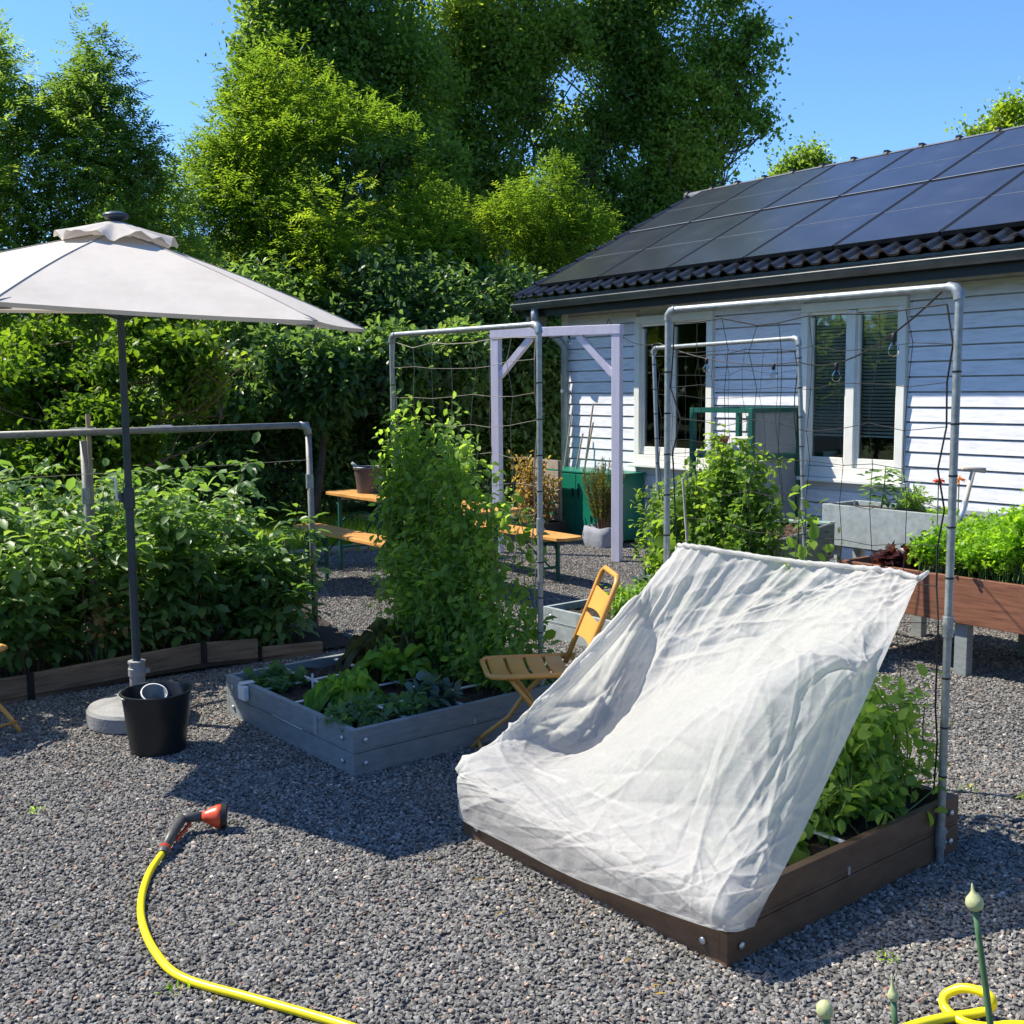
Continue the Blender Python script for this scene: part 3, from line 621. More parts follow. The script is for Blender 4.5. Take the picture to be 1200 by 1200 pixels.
m_ = MB(); c = GN_ + UL * .98 + UZ * .155 - UR * .014; m_.box(c, (.075, .026, .07)); m_.box(c + UZ * .045 + UR * .02, (.04, .07, .008)); m_.build('clip_box', MT['whiteplastic'], GB, .005)
m_ = MB(); c = GN_ + UL * .31 + UZ * .15 - UR * .002; m_.box(c, (.028, .003, .08)); m_.box(c + UZ * .012 - UR * .002, (.006, .003, .03)); m_.box(c - UZ * .02 - UR * .002, (.006, .003, .012)); m_.build('latch_plate', MT['greypale'], GB)
m_ = MB(); m_.tube([GN_ + UL * .70 + UZ * .125 - UR * .004, GN_ + UL * .70 + UZ * .108 - UR * .006, GN_ + UL * .42 + UZ * .104 - UR * .006, GN_ + UL * .42 + UZ * .095 - UR * .004], .003, 6); m_.build('bungee_hook', MT['bolt'], GB)
m_ = MB(); m_.box(GN_ + UR * .62 + UZ * .115 + A(.002, 0, 0), (.004, .012, .022)); m_.build('side_clip', MT['bolt'], GB)
BN_ = A(-1.956, 2.168, 0); BB = raised_bed('brown raised bed half under the white fleece sheet', BN_, (1.2, 1.2), BH, MT['brownplank'], 'square raised beds')
for k in (1, 2, 3): strip(BB, BN_ + UR * (.03) + UL * .3 * k + UZ * .176, BN_ + UR * 1.17 + UL * .3 * k + UZ * .176)
for k in (1, 2): strip(BB, BN_ + UR * .3 * k + UL * .03 + UZ * .182, BN_ + UR * .3 * k + UL * 1.17 + UZ * .182)
m_ = MB(); m_.box(BN_ + UR * .56 + UZ * .118 + A(.003, 0, 0), (.005, .010, .026)); m_.build('side_clip', MT['bolt'], BB)
RN_ = A(-4.20, 4.36, 0); RB = raised_bed('grey raised bed behind the ochre chair with kale and rear peas', RN_, (1.2, 1.28), BH, MT['greypale'], 'square raised beds')

def bezier_elbow(p, d0, d1, r): return [p + d0 * r, p + d0 * r * .45 + d1 * r * .12, p + d0 * r * .12 + d1 * r * .45, p + d1 * r]
def trellis(label, b0, b1, t0, t1, r, netmat, sp, seed, netz=.25, ties=True, galv='galv'):
    """tube goal frame: b0,b1 feet, t0,t1 top corners"""
    rg = np.random.default_rng(seed); b0, b1, t0, t1 = (A(*q) for q in (b0, b1, t0, t1)); t = thing('bed_trellis', (b0 + b1) / 2 * A(1, 1, 0), label, 'trellis', 'tube trellises over the beds')
    dx = nrm(t1 - t0)
    for b, tt, nm in ((b0, t0, 'post'), (b1, t1, 'post')):
        m = MB(); up = nrm(tt - b); m.tube([b, tt - up * .03], r, 16); po = m.build(nm, MT[galv], t, smooth=True, autosmooth=.6)
        for zz in (.09, .80 if tt[2] > 1.5 else .5):
            m = MB(); c = b + up * zz; m.tube([c - up * .035, c + up * .035], r * 1.34, 16)
            for s in (-.016, .018): m.tube([c + up * s, c + up * s + RT * r * 1.75], .006, 8)
            m.build('coupling', MT['galv'], po, .002)
        if ties:
            for zz in np.arange(.3, tt[2] - b[2] - .1, .165): m = MB(); c = b + up * zz; m.tube([c - up * .003, c + up * .003], r * 1.1, 14); m.build('cable_tie', MT['cable'], po)
    m = MB(); m.tube([t0 + dx * .03, t1 - dx * .03], r, 16); bar = m.build('top_bar', MT[galv], t, smooth=True, autosmooth=.6)
    for q, d in ((t0, dx), (t1, -dx)):
        m = MB(); up = nrm(((b0 - t0) if d is dx else (b1 - t1))); m.tube(bezier_elbow(q, d, up, .040), [r * 1.34, r * 1.38, r * 1.38, r * 1.34], 16); m.build('elbow', MT['galv'], t, smooth=True, autosmooth=.7)
    # net hung inside the frame
    Wd = np.linalg.norm(t1 - t0); nx = max(3, int(Wd / sp)); m = MB(); H_ = t0[2] - netz; nz_ = int(H_ / (sp * .92))
    off = rg.normal(size=(nx + 1, nz_ + 1, 3)) * .010
    def pt(i, j):
        f = i / nx; g = j / nz_; top = t0 + (t1 - t0) * (.03 + .94 * f); bot = b0 + (b1 - b0) * (.03 + .94 * f); p = top + (bot - top) * (g * (H_ / t0[2]) + .02)
        return p + off[i, j] + A(0, 0, -.012 * math.sin(PI * f) * (1 + 2 * g) - (.02 if j == 0 else 0))
    for i in range(nx + 1): m.tube([pt(i, j) for j in range(nz_ + 1)], .0013 if 0 < i < nx else .0032, 5, False)
    for j in range(nz_ + 1): m.tube([pt(i, j) for i in range(nx + 1)], .0013 if j else .0026, 5, False)
    for i in range(1, nx):
        for j in range(1, nz_): m.ball(pt(i, j), .0029, 4)
    m.build('net', netmat, t); return t
TR = G(1101, 1012); tR = D(1118, 333, (TR - CAMP).dot(FW) * 1.0); zT = 1.885
t0b = A(-3.235, 3.18, 0)
def at_h(px, py, z): return G(px, py, z)
trellis('nearest tube trellis rising behind the white fleece sheet', A(-3.225, 3.18, .02), A(TR[0], TR[1], .0), A(-3.225, 3.18, 1.885), A(TR[0], TR[1], 1.885), .0130, MT['net'], .135, 3, netz=.30)
gR = U(634, 804, -3.99); gL = A(-5.14, 3.03, .15)
trellis('tube trellis above the tall pea vines in the front grey bed', A(gL[0], gL[1], .15), A(gR[0], gR[1], .15), A(gL[0], gL[1], 1.868), A(gR[0], gR[1], 1.868), .0132, MT['netpale'], .15, 4, netz=.5)
r1t = D(936, 396, 6.2); r0t = D(766, 408, 7.44); r1b = D(948, 668, 6.25); r0b = D(776, 668, 7.44)
trellis('rear tube trellis with leaning posts beside the green shelf', r0b * A(1, 1, 0) + UZ * .12, r1b * A(1, 1, 0) + UZ * .12, r0t, r1t, .0132, MT['net'], .15, 5, netz=.5)

# cord running down the nearest post
# ------------------------------------------------------------------ white fleece sheet
def catmull(P, n):
    P = np.asarray(P, float); m = len(P); Q = np.concatenate([[2 * P[0] - P[1]], P, [2 * P[-1] - P[-2]]]); t = np.linspace(0, m - 1, n); i = np.minimum(t.astype(int), m - 2); f = (t - i)[:, None]
    sh = (n,) + P.shape[1:]; f = f.reshape((n,) + (1,) * (P.ndim - 1))
    a, b, c, d = Q[i], Q[i + 1], Q[i + 2], Q[i + 3]
    return .5 * (2 * b + (c - a) * f + (2 * a - 5 * b + 4 * c - d) * f ** 2 + (3 * b - a - 3 * c + d) * f ** 3)
def zfl(v): return .2 + .76 * (v - 2.13)
colA = [A(-3.160, 2.102, .066), A(-3.163, 2.100, .18), A(-3.166, 2.125, .262), U(585, 866, -3.18), U(630, 824, -3.18), U(715, 735, -3.19), U(796, 642, -3.2)]
colA0 = [A(-3.162, 2.19, .085), A(-3.164, 2.20, .17), A(-3.166, 2.24, .225), A(-3.16, 2.36, .27), A(-3.16, 2.55, .40), A(-3.165, 2.88, .62), A(-3.19, 3.225, .91)]
colB = [V(600, 992, 2.094), V(606, 947, 2.100), V(616, 920, 2.20), V(642, 897, 2.37), V(694, 862, 2.70), V(732, 775, 2.93), V(812, 640, 3.10)]
colC = [V(668, 1027, 2.098), V(676, 982, 2.108), V(690, 948, 2.22), V(714, 884, 2.40), V(752, 832, 2.82), V(793, 745, 3.02), V(860, 648, 3.11)]
colD = [V(735, 1053, 2.103), V(744, 1010, 2.115), V(766, 962, 2.25), V(812, 845, 2.45), V(842, 785, 2.90), V(868, 725, 3.05), V(930, 658, 3.12)]
colE = [V(800, 1077, 2.118), V(806, 1036, 2.130), V(836, 968, 2.29), V(895, 800, 2.55), V(922, 757, 2.91), V(938, 714, 3.06), V(995, 664, 3.125)]
colF = [V(853, 1092, 2.132), V(853, 1058, 2.145), V(890, 975, 2.35), V(963, 795, 2.67), V(994, 750, 2.86), V(1016, 712, 3.02), V(1046, 670, 3.135)]
colG = [U(884, 1086, -1.932), U(897, 1058, -1.934), U(936, 985, -1.945), U(1000, 850, -1.97), U(1030, 785, -1.99), U(1055, 730, -2.01), U(1077, 678, -2.03)]
cols = np.stack([colA0, colA, colB, colC, colD, colE, colF, colG]); NS, NTT = 340, 320
S_ = catmull(cols, NS); S_ = np.stack([catmull(c, NTT) for c in S_])          # [s][t]
dS = np.gradient(S_, axis=0); dT = np.gradient(S_, axis=1); Nn = np.cross(dS, dT); Nn /= np.maximum(1e-9, np.linalg.norm(Nn, axis=2, keepdims=True))
sg, tg = np.meshgrid(np.linspace(0, 1, NS), np.linspace(0, 1, NTT), indexing='ij')
rg = np.random.default_rng(12)
def ridged(P, f, seed, p=1.0):
    return (1 - np.abs(vnoise(P, f, seed)).reshape(P.shape[0]) ) if P.ndim == 2 else None
flat = S_.reshape(-1, 3); warp = flat + .05 * np.stack([vnoise(flat, 5, 61), vnoise(flat, 5, 62), vnoise(flat, 5, 63)], 1)
crump = (np.clip(1 - np.abs(vnoise(warp, 9, 71)) * 1.6, 0, 1) ** 3 * .004 + vnoise(warp, 5, 73) * .0035).reshape(NS, NTT)
def creases(n_, ln, wd, am, box=(0, 1, 0, 1), angs=None):
    acc = np.zeros((NS, NTT))
    for _ in range(n_):
        a_ = rg.uniform(0, PI) if angs is None else rg.normal(angs[0], angs[1]); px_, py_ = rg.uniform(box[0], box[1]), rg.uniform(box[2], box[3]); l_ = rg.uniform(*ln); w_ = rg.uniform(*wd)
        dx_, dy_ = sg - px_, tg - py_; al = dx_ * math.cos(a_) + dy_ * math.sin(a_); pe = -dx_ * math.sin(a_) + dy_ * math.cos(a_) + .02 * np.sin(al * 9 + px_ * 20) * l_
        acc += rg.uniform(*am) * rg.choice([-1, 1], p=[.35, .65]) * np.exp(-np.abs(pe) / w_) * np.clip(1 - np.abs(al) / l_, 0, 1) ** .7
    return acc
crump += creases(300, (.05, .20), (.004, .010), (.003, .0075)) + creases(70, (.15, .45), (.006, .014), (.004, .010))
crump += creases(40, (.10, .28), (.008, .018), (.003, .007), (0, .9, .62, .98), (PI / 2, .22)) + creases(26, (.2, .5), (.008, .014), (.003, .006), (.35, .95, .05, .75), (.9, .25)) + creases(30, (.04, .1), (.005, .009), (.002, .005), (0, 1, .02, .2), (PI / 2, .3))
fold = lambda x: 1 - 2 * np.abs(np.sin(x))
g1 = fold(sg * 27 + 1.3 * np.sin(sg * 11) + .5 * np.sin(tg * 6)); g2 = fold(sg * 55 + 1.0 * np.sin(sg * 23))
topw = np.clip((tg - .50) / .50, 0, 1); gath = (g1 * .015 * topw ** .8 * (1 - .55 * topw ** 6) + g2 * .006 * topw ** 2) * np.clip(1.15 - sg * .5, .4, 1)
ang = np.arctan2(1.02 - tg, 1.03 - sg + .02); fan = fold(ang * 15 + .8 * np.sin(ang * 9)) * np.clip(sg - .35, 0, 1) * np.exp(-((1 - sg) ** 2 + (1 - tg) ** 2) * 2.2) * .007
hemg = np.sin(sg * 95 + 2 * np.sin(sg * 31)) * .003 * np.clip(1 - tg / .2, 0, 1) * (tg > .01)
fan2 = 0 * sg
amp = np.clip(np.minimum(tg * 9, 1), .15, 1); edge = np.clip(np.minimum(sg, 1 - sg) * 14, .25, 1)
disp = (crump * amp + gath + fan + fan2 * amp) * edge + hemg
disp *= np.where(tg < .17, .6, 1)
S2 = S_ - Nn * disp[..., None] if Nn[170, 160].dot(A(0, -1, 1)) < 0 else S_ + Nn * disp[..., None]
# keep it just outside the plank faces and the ground
S2[..., 1] = np.where((tg < .19), np.minimum(S2[..., 1], 2.128 + .04 * (S2[..., 0] + 3.15) ), S2[..., 1]) if False else S2[..., 1]
t = thing('fleece_sheet', (-2.55, 2.6, 0), 'white crinkled fleece sheet sloping from trellis down over the brown bed', 'garden fleece')
m, n, o = newmat('white fleece'); L = n.links
p = n.nodes.new('ShaderNodeBsdfPrincipled'); p.inputs['Base Color'].default_value = (.70, .69, .665, 1); p.inputs['Roughness'].default_value = .75
tc = n.nodes.new('ShaderNodeTexCoord'); ns = n.nodes.new('ShaderNodeTexNoise'); ns.inputs['Scale'].default_value = 38; ns.inputs['Detail'].default_value = 8; ns.inputs['Roughness'].default_value = .7; ns.inputs['Distortion'].default_value = 1.2; L.new(tc.outputs['Object'], ns.inputs[0])
b = n.nodes.new('ShaderNodeBump'); b.inputs['Strength'].default_value = .5; b.inputs['Distance'].default_value = .008; L.new(ns.outputs['Fac'], b.inputs['Height']); L.new(b.outputs[0], p.inputs['Normal'])
tr_ = n.nodes.new('ShaderNodeBsdfTranslucent'); tr_.inputs[0].default_value = (.78, .78, .74, 1); mx = n.nodes.new('ShaderNodeMixShader'); mx.inputs[0].default_value = .50; L.new(p.outputs[0], mx.inputs[1]); L.new(tr_.outputs[0], mx.inputs[2])
tp = n.nodes.new('ShaderNodeBsdfTransparent'); m2 = n.nodes.new('ShaderNodeMixShader'); m2.inputs[0].default_value = .13
n2 = n.nodes.new('ShaderNodeTexNoise'); n2.inputs['Scale'].default_value = 60; n2.inputs['Detail'].default_value = 6; L.new(tc.outputs['Object'], n2.inputs[0]); mr = n.nodes.new('ShaderNodeMapRange'); mr.inputs['From Min'].default_value = .3; mr.inputs['From Max'].default_value = .7; mr.inputs['To Min'].default_value = .07; mr.inputs['To Max'].default_value = .17; L.new(n2.outputs['Fac'], mr.inputs[0]); L.new(mr.outputs[0], m2.inputs[0])
L.new(mx.outputs[0], m2.inputs[1]); L.new(tp.outputs[0], m2.inputs[2]); L.new(m2.outputs[0], o.inputs[0]); FLEECE = m
mb = MB(); mb.grid(list(S2)); mb.build('sheet', FLEECE, t, smooth=True)
mb = MB(); top = [S2[i, -1] + A(0, -.004, .002 + .001 * math.sin(i * 1.9)) for i in range(0, NS, 3)]; mb.tube(top, [.0085 + .0012 * math.sin(i * 2.3) for i in range(len(top))], 8); mb.build('gathered_hem', FLEECE, t, smooth=True)
mb = MB(); e = S2[-1, -1]; tie = D(1088, 670, (e - CAMP).dot(FW) + .02); mb.tube([e + A(-.03, .01, -.01), e, tie], [.012, .010, .006], 8); mb.build('corner_tie', FLEECE, t, smooth=True)

# ------------------------------------------------------------------ parasol
pc = A(-5.262, 1.60, 0)
pb = G(150, 862); fh = nrm(FW * A(1, 1, 0)); pc = pb + fh * .225 - nrm(RT * A(1, 1, 0)) * .022; pc[2] = 0
PR, ZR, ZA = 1.20, 1.933, 2.335
t = thing('parasol', pc, 'open off white parasol on a round grey base at the left', 'parasol')
phi0 = math.atan2(-fh[1], -fh[0])           # towards the camera
_r = nrm(RT * A(1, 1, 0))
def tiltz(q): q = A(*q); d_ = q - pc; return q + UZ * (.075 * max(0., (d_.dot(fh) - .56) / .64) - .0545 * d_.dot(_r) + .026 * d_.dot(fh))
def hexang(k): return phi0 + math.radians(58 + 60 * k)
seams = []; mb = MB(); rib_tips = [tiltz(pc + A(PR * math.cos(hexang(k)), PR * math.sin(hexang(k)), ZR)) for k in range(6)]
apex = pc + UZ * (ZA - .02)
for k in range(6):
    a, b = rib_tips[k], rib_tips[(k + 1) % 6]; rows = []
    for i, f in enumerate(np.linspace(.085, 1, 15)):
        row = []
        for g in np.linspace(0, 1, 13):
            q = apex + (a + (b - a) * g - apex) * f; sagv = math.sin(PI * g)
            q = q + UZ * (-.045 * math.sin(PI * f) * (.6 + .4 * (1 - sagv)) * 0 + .018 * math.sin(PI * f) - .004 * sagv * f) + (pc + UZ * q[2] - q) * (.018 * sagv * f)
            row.append(q)
        rows.append(row)
    mb.grid(rows)
    sm_ = MB(); sm_.tube([r[0] + UZ * .0015 for r in rows], .0032, 6); seams.append(sm_)
    # hem turned down
    mb.grid([rows[-1], [q - UZ * .016 + (pc - q) * A(.012, .012, 0) for q in rows[-1]]])
can = mb.build('canopy', MT['canvas'], t, smooth=True, autosmooth=.35)
for q in seams: q.build('seam', MT['canvasflap'], can, smooth=True)
for k in range(6):
    rb = MB(); a = rib_tips[k]; rb.tube([apex - UZ * .06, pc + (a - pc) * A(.5, .5, 0) + UZ * ((ZA + a[2]) / 2 - .035), a - UZ * .022 + (pc - a) * A(.015, .015, 0)], .008, 8)
    r_ = rb.build('rib', MT['polegrey'], t); sb = MB(); sb.tube([pc + UZ * (ZR - .02), pc + (a - pc) * A(.5, .5, 0) + UZ * ((ZA + a[2]) / 2 - .045)], .006, 6); sb.build('strut', MT['polegrey'], r_)
    pk = MB(); d = nrm((a - pc) * A(1, 1, 0)); s_ = nrm(np.cross(UZ, d)); c = a - UZ * .002 - d * .03; pk.add([c - s_ * .035 - d * .05 + UZ * .024, c + s_ * .035 - d * .05 + UZ * .024, a + s_ * .006 + d * .006 + UZ * .003, a - s_ * .006 + d * .006 + UZ * .003, c - s_ * .035 - d * .05 - UZ * .02, c + s_ * .035 - d * .05 - UZ * .02], [(0, 1, 2, 3), (4, 5, 1, 0), (5, 2, 1), (4, 0, 3)]); pk.build('rib_pocket', MT['canvasflap'], can)
rows = []
for f in np.linspace(0, 1, 9):
    row = []
    for j in range(73):
        th = 2 * PI * j / 72; rr_ = .03 + .235 * f + .016 * math.sin(th * 5) * f; q = pc + A(rr_ * math.cos(th), rr_ * math.sin(th), ZA + .022 - .080 * f ** 1.15 + (.016 * math.sin(th * 6 + .7) + .011 * math.sin(th * 11 + 2) + .007 * math.sin(th * 19)) * f ** 2); row.append(tiltz(q))
    rows.append(row)
mb = MB(); mb.grid(rows); mb.build('vent_flap', MT['canvasflap'], t, smooth=True)
mb = MB(); mb.lathe([(.001, .078), (.03, .076), (.055, .066), (.062, .056), (.05, .046), (.03, .04), (.024, .02)], pc + UZ * (ZA - .01), 24); mb.build('finial', MT['polegrey'], t, smooth=True)
mb = MB(); mb.tube([pc + UZ * .07, pc + UZ * 1.12], .0195, 18); mb.tube([pc + UZ * 1.12, pc + UZ * (ZA - .02)], .017, 18); pole = mb.build('pole', MT['polegrey'], t, smooth=True, autosmooth=.6)
mb = MB(); mb.lathe([(.025, 1.03), (.028, 1.035), (.028, 1.10), (.025, 1.13)], pc, 18); mb.box(pc + UZ * 1.085 - RT * .03, (.03, .03, .045)); mb.build('crank_housing', MT['polegrey'], pole)
mb = MB(); c = pc + UZ * 1.075 - RT * .045; mb.tube([c, c - RT * .012, c - RT * .016 + UZ * .10, c - RT * .045 + UZ * .102], .007, 8); mb.build('crank_handle', MT['whiteplastic'], pole, smooth=True)
mb = MB(); mb.lathe([(.222, 0), (.238, .012), (.238, .075), (.228, .09), (.205, .098), (.10, .112), (.03, .115)], pc, 48); base = mb.build('base', MT['concrete'], t, smooth=True, autosmooth=.5)
mb = MB(); mb.lathe([(.036, .10), (.036, .225), (.041, .228), (.041, .262), (.0365, .266), (.0365, .285), (.041, .288), (.041, .298), (.022, .30)], pc, 24); mb.tube([pc + UZ * .25 + RT * .03, pc + UZ * .25 + RT * .06], .012, 8); mb.build('base_sleeve', MT['concrete'], base, smooth=True, autosmooth=.5)

# ------------------------------------------------------------------ black bucket with cup
bc = G(176, 889) + fh * .115; bc[2] = 0
t = thing('bucket', bc, 'black rubber bucket standing on gravel beside the parasol base', 'bucket')
mb = MB(); mb.lathe([(.001, .012), (.108, .012), (.112, .0), (.118, .004), (.146, .262), (.153, .264), (.153, .272), (.145, .273), (.139, .262), (.112, .02), (.001, .018)], bc, 48); mb.build('tub', MT['blackplastic'], t, smooth=True, autosmooth=.5)
mb = MB(); mb.tube([bc + A(math.cos(a) * .158, math.sin(a) * .158, .268 - .004 * abs(math.sin(a))) for a in np.linspace(2.2, 5.0, 20)], .0035, 6); mb.build('wire_handle', MT['galv'], t, smooth=True)
mb = MB(); cax = nrm(UZ * .80 - fh * .42 + RT * .30); R = np.array(Vector((0, 0, 1)).rotation_difference(Vector(cax.tolist())).to_matrix())
cc = bc + A(0, 0, .165) - RT * .035 + fh * .02
mb.lathe([(.001, 0), (.036, 0), (.052, .115), (.055, .117), (.053, .122), (.049, .117), (.034, .006), (.001, .005)], cc, 32, R)
cup_ = mb.build('cup', MT['clear'], None, smooth=True); rm_ = MB(); rm_.lathe([(.0525, .119), (.0565, .118), (.0575, .122), (.0565, .126), (.0525, .125)], cc, 32, R, close=True); o_ = rm_.build('rim', MT['whiteplastic'], None, smooth=True); o_.parent = cup_
tag(cup_, 'frosted clear plastic cup leaning inside the black bucket', 'cup')

# ------------------------------------------------------------------ ochre folding chairs
def chair(base_front, fdir, label, group):
    f = nrm(A(fdir[0], fdir[1], 0)); w = A(f[1], -f[0], 0) * -1; o0 = A(base_front[0], base_front[1], 0)
    t = thing('folding_chair', o0, label, 'chair', group); W_, Dp, H_ = .335, .40, .405
    P = lambda a, b, z: o0 + f * a + w * b + UZ * z          # a forward, b sideways; origin under seat centre
    m = MB(); hw = W_ / 2; r = .0115
    loop = [P(-Dp / 2 - .02, -hw, H_), P(Dp / 2 - .05, -hw, H_), P(Dp / 2 - .015, -hw + .012, H_), P(Dp / 2, -hw + .05, H_), P(Dp / 2, hw - .05, H_), P(Dp / 2 - .015, hw - .012, H_), P(Dp / 2 - .05, hw, H_), P(-Dp / 2 - .02, hw, H_)]
    m.tube(loop, r, 10); m.tube([P(-Dp / 2, -hw, H_), P(-Dp / 2, hw, H_)], .008, 8); seat = m.build('seat_frame', MT['ochre'], t, smooth=True)
    for k in range(4):
        m = MB(); c = -Dp / 2 + .085 + k * .085; rows = [[P(c + x, y, H_ + .006 - .018 * (1 - (y / hw) ** 2) ) for y in np.linspace(-hw + .006, hw - .006, 9)] for x in (-.035, -.030, .030, .035)]
        m.grid(rows); m.grid([[q - UZ * .006 for q in r_] for r_ in rows[::-1]]); m.build('seat_slat', MT['ochre'], seat)
    bh = .80; lean = .16; bw = hw * .92
    def B(z, b): return P(-Dp / 2 + .035 - lean * (z - H_) / (bh - H_) - .02, b, z)
    m = MB(); m.tube([B(H_ - .03, -bw), B(bh - .07, -bw), B(bh - .02, -bw + .008), B(bh, -bw + .04), B(bh, bw - .04), B(bh - .02, bw - .008), B(bh - .07, bw), B(H_ - .03, bw)], r * 1.05, 10); back = m.build('back_frame', MT['ochre'], t, smooth=True)
    for z0, z1 in ((.622, .722), (.50, .608)):
        m = MB(); rows = [[B(z, b) + f * (-.012 * (1 - (b / bw) ** 2)) + f * .004 + UZ * ((.016 if z == z1 else -.012) * (1 - (b / bw) ** 2) * -1) for b in np.linspace(-bw + .004, bw - .004, 11)] for z in (z0, z1)]
        m.grid(rows); m.grid([[q - f * .004 for q in r_] for r_ in rows[::-1]]); m.build('back_slat', MT['ochre'], back)
    for s, x in ((-1, .0), (1, .0)):
        for nm, a0, a1, ins in (('leg', Dp / 2 - .09, -Dp / 2 + .02, .022), ('leg', -Dp / 2 + .05, Dp / 2 + .045, .005)):
            m = MB(); b = s * (hw - ins); m.tube([P(a0 + (a1 - a0) * q + (.03 if q in (.33, .66) else 0) * (1 if a1 > a0 else -1) * -1, b, H_ - .012 - (H_ - .02) * q) for q in (0, .2, .4, .66, .85, 1)], .0105, 8); m.build('leg', MT['ochre'], t, smooth=True)
    for a, z, ins in ((Dp / 2 + .02, .055, .005), (-Dp / 2 + .035, .06, .022)):
        m = MB(); m.tube([P(a, -hw + ins, z), P(a, hw - ins, z)], .007, 8); m.build('crossbar', MT['ochre'], t, smooth=True)
    return t
chair(((-3.615 - 3.91 - 3.404 - 3.694) / 4, (2.574 + 2.767 + 2.861 + 3.037) / 4 + .0), (-.49, -.87), 'ochre metal folding chair standing between the two front beds', 'ochre folding chairs')
fr_ = nrm(RT * A(1, 1, 0)) * .9 + fh * -.45; cx = G(-24, 768, .405) - nrm(fr_) * .21; chair((cx[0], cx[1]), (fr_[0], fr_[1]), 'second ochre folding chair, mostly outside the left picture edge', 'ochre folding chairs')

# ------------------------------------------------------------------ hose with spray gun
def smooth_path(pts, n): return catmull(np.array(pts), n)
t = thing('garden_hose', (-3.0, 1.2, 0), 'yellow garden hose with orange spray head lying on gravel', 'hose')
hp = [G(190, 1000, .030), G(175, 1023, .019), G(166, 1052, .017), G(167, 1082, .017), G(183, 1117, .017), G(215, 1146, .018), G(300, 1171, .018), G(400, 1200, .018), A(-2.05, 1.32, .017), A(-1.75, 1.55, .017), A(-1.55, 1.95, .017), G(1080, 1199, .02), G(1150, 1186, .024), G(1163, 1173, .06), G(1152, 1163, .075), G(1128, 1158, .07), G(1108, 1166, .045), G(1108, 1182, .02), G(1130, 1198, .017), G(1160, 1204, .017), G(1200, 1202, .017), A(-1.1, 2.7, .017), A(-.5, 2.9, .017)]
hp = [A(*q) for q in hp]
mb = MB(); mb.tube(smooth_path(hp, 260), .0118, 14); mb.build('hose', MT['hose'], t, smooth=True)
a = G(191, 999, .03); b = G(203, 975, .045); c0 = G(214, 958, .062); d = G(232, 957, .060); e = G(240, 957, .058); 
def dirn(p, q): return nrm(A(*q) - A(*p))
ss = MB(); ax = dirn(a, b); ss.tube([a - ax * .012, a, a + ax * .014, a + ax * .016, a + ax * .03], [.0165, .021, .021, .017, .017], 16); cn = ss.build('hose_connector', MT['gunmetal'], t, smooth=True, autosmooth=.5)
for q in (.012, .022): r_ = MB(); r_.tube([a + ax * q, a + ax * (q + .004)], .0215, 16); r_.build('seal_ring', MT['orange'], cn)
hdl = MB(); hdl.tube([a + ax * .02, b, (b + c0) / 2, c0 + ax * .008], [.016, .0185, .020, .018], 14); ax2 = dirn(c0, e); hdl.tube([c0 - ax2 * .012, c0 + ax2 * .02, d + ax2 * .015], [.017, .0185, .0175], 14); gun = hdl.build('spray_gun', MT['gunmetal'], t, smooth=True)
hd = MB(); hd.tube([e - ax2 * .01, e + ax2 * .004, e + ax2 * .02, e + ax2 * .04, e + ax2 * .058], [.018, .022, .032, .040, .043], 20); head = hd.build('spray_head', MT['orange'], gun, smooth=True)
hr = MB(); hr.tube([e + ax2 * .057, e + ax2 * .075, e + ax2 * .078], [.0455, .0455, .040], 22); hr.build('rose_ring', MT['blackplastic'], gun, smooth=True, autosmooth=.5)
tg_ = MB(); q0 = G(220, 968, .032); q1 = G(206, 985, .028); tg_.beam((d + c0) / 2 - UZ * .02, q0, .012, .010); tg_.beam(q0, q1, .012, .009); tg_.build('trigger', MT['orange'], gun, .002)

# ------------------------------------------------------------------ flower scapes by the camera
for k, (px, py, dep, kind) in enumerate([(1143, 1066, 2.0, 0), (1047, 1172, 1.9, 1), (967, 1192, 1.9, 2)]):
    topp = D(px, py, dep); ft = topp * A(1, 1, 0) + RT * .06 * (1 if k == 0 else .3) - fh * .02; ft[2] = 0
    if k == 0: lowp = D(1164, 1205, 2.0); ft = lowp + (lowp - topp) * .9; ft[2] = 0
    t = thing('allium', ft, ['tall allium scape with a pointed plump bud over the hose loop', 'allium scape with a slim long pointed green bud', 'short allium scape with a round whitish bud'][k], 'flower', 'allium scapes at the front')
    st = MB(); pts = catmull(np.array([ft, (ft + topp) / 2 + RT * .012, topp]), 14); st.tube(pts, list(np.linspace(.0076, .0054, 14)), 10); st.build('stem', MT['scape'], t, smooth=True)
    ud = nrm(pts[-1] - pts[-2]); bd = MB(); s = [.86, .64, .76][k]; pr = [(.006, 0), (.0155, .006), (.019, .016), (.0165, .027), (.009, .036), (.0042, .043), (.0028, .052), (.0004, .060)] if k == 0 else ([(.0065, 0), (.014, .008), (.0155, .016), (.012, .026), (.0065, .036), (.004, .050), (.0025, .066), (.0003, .080)] if k == 1 else [(.006, 0), (.0155, .006), (.0195, .018), (.0175, .030), (.010, .039), (.0003, .042)])
    Rz = np.array(Vector((0, 0, 1)).rotation_difference(Vector(ud.tolist())).to_matrix()); bd.lathe([(r * s, z * s) for r, z in pr], topp - ud * .002, 20, Rz); bd.build('bud', MT['bud'], t, smooth=True)

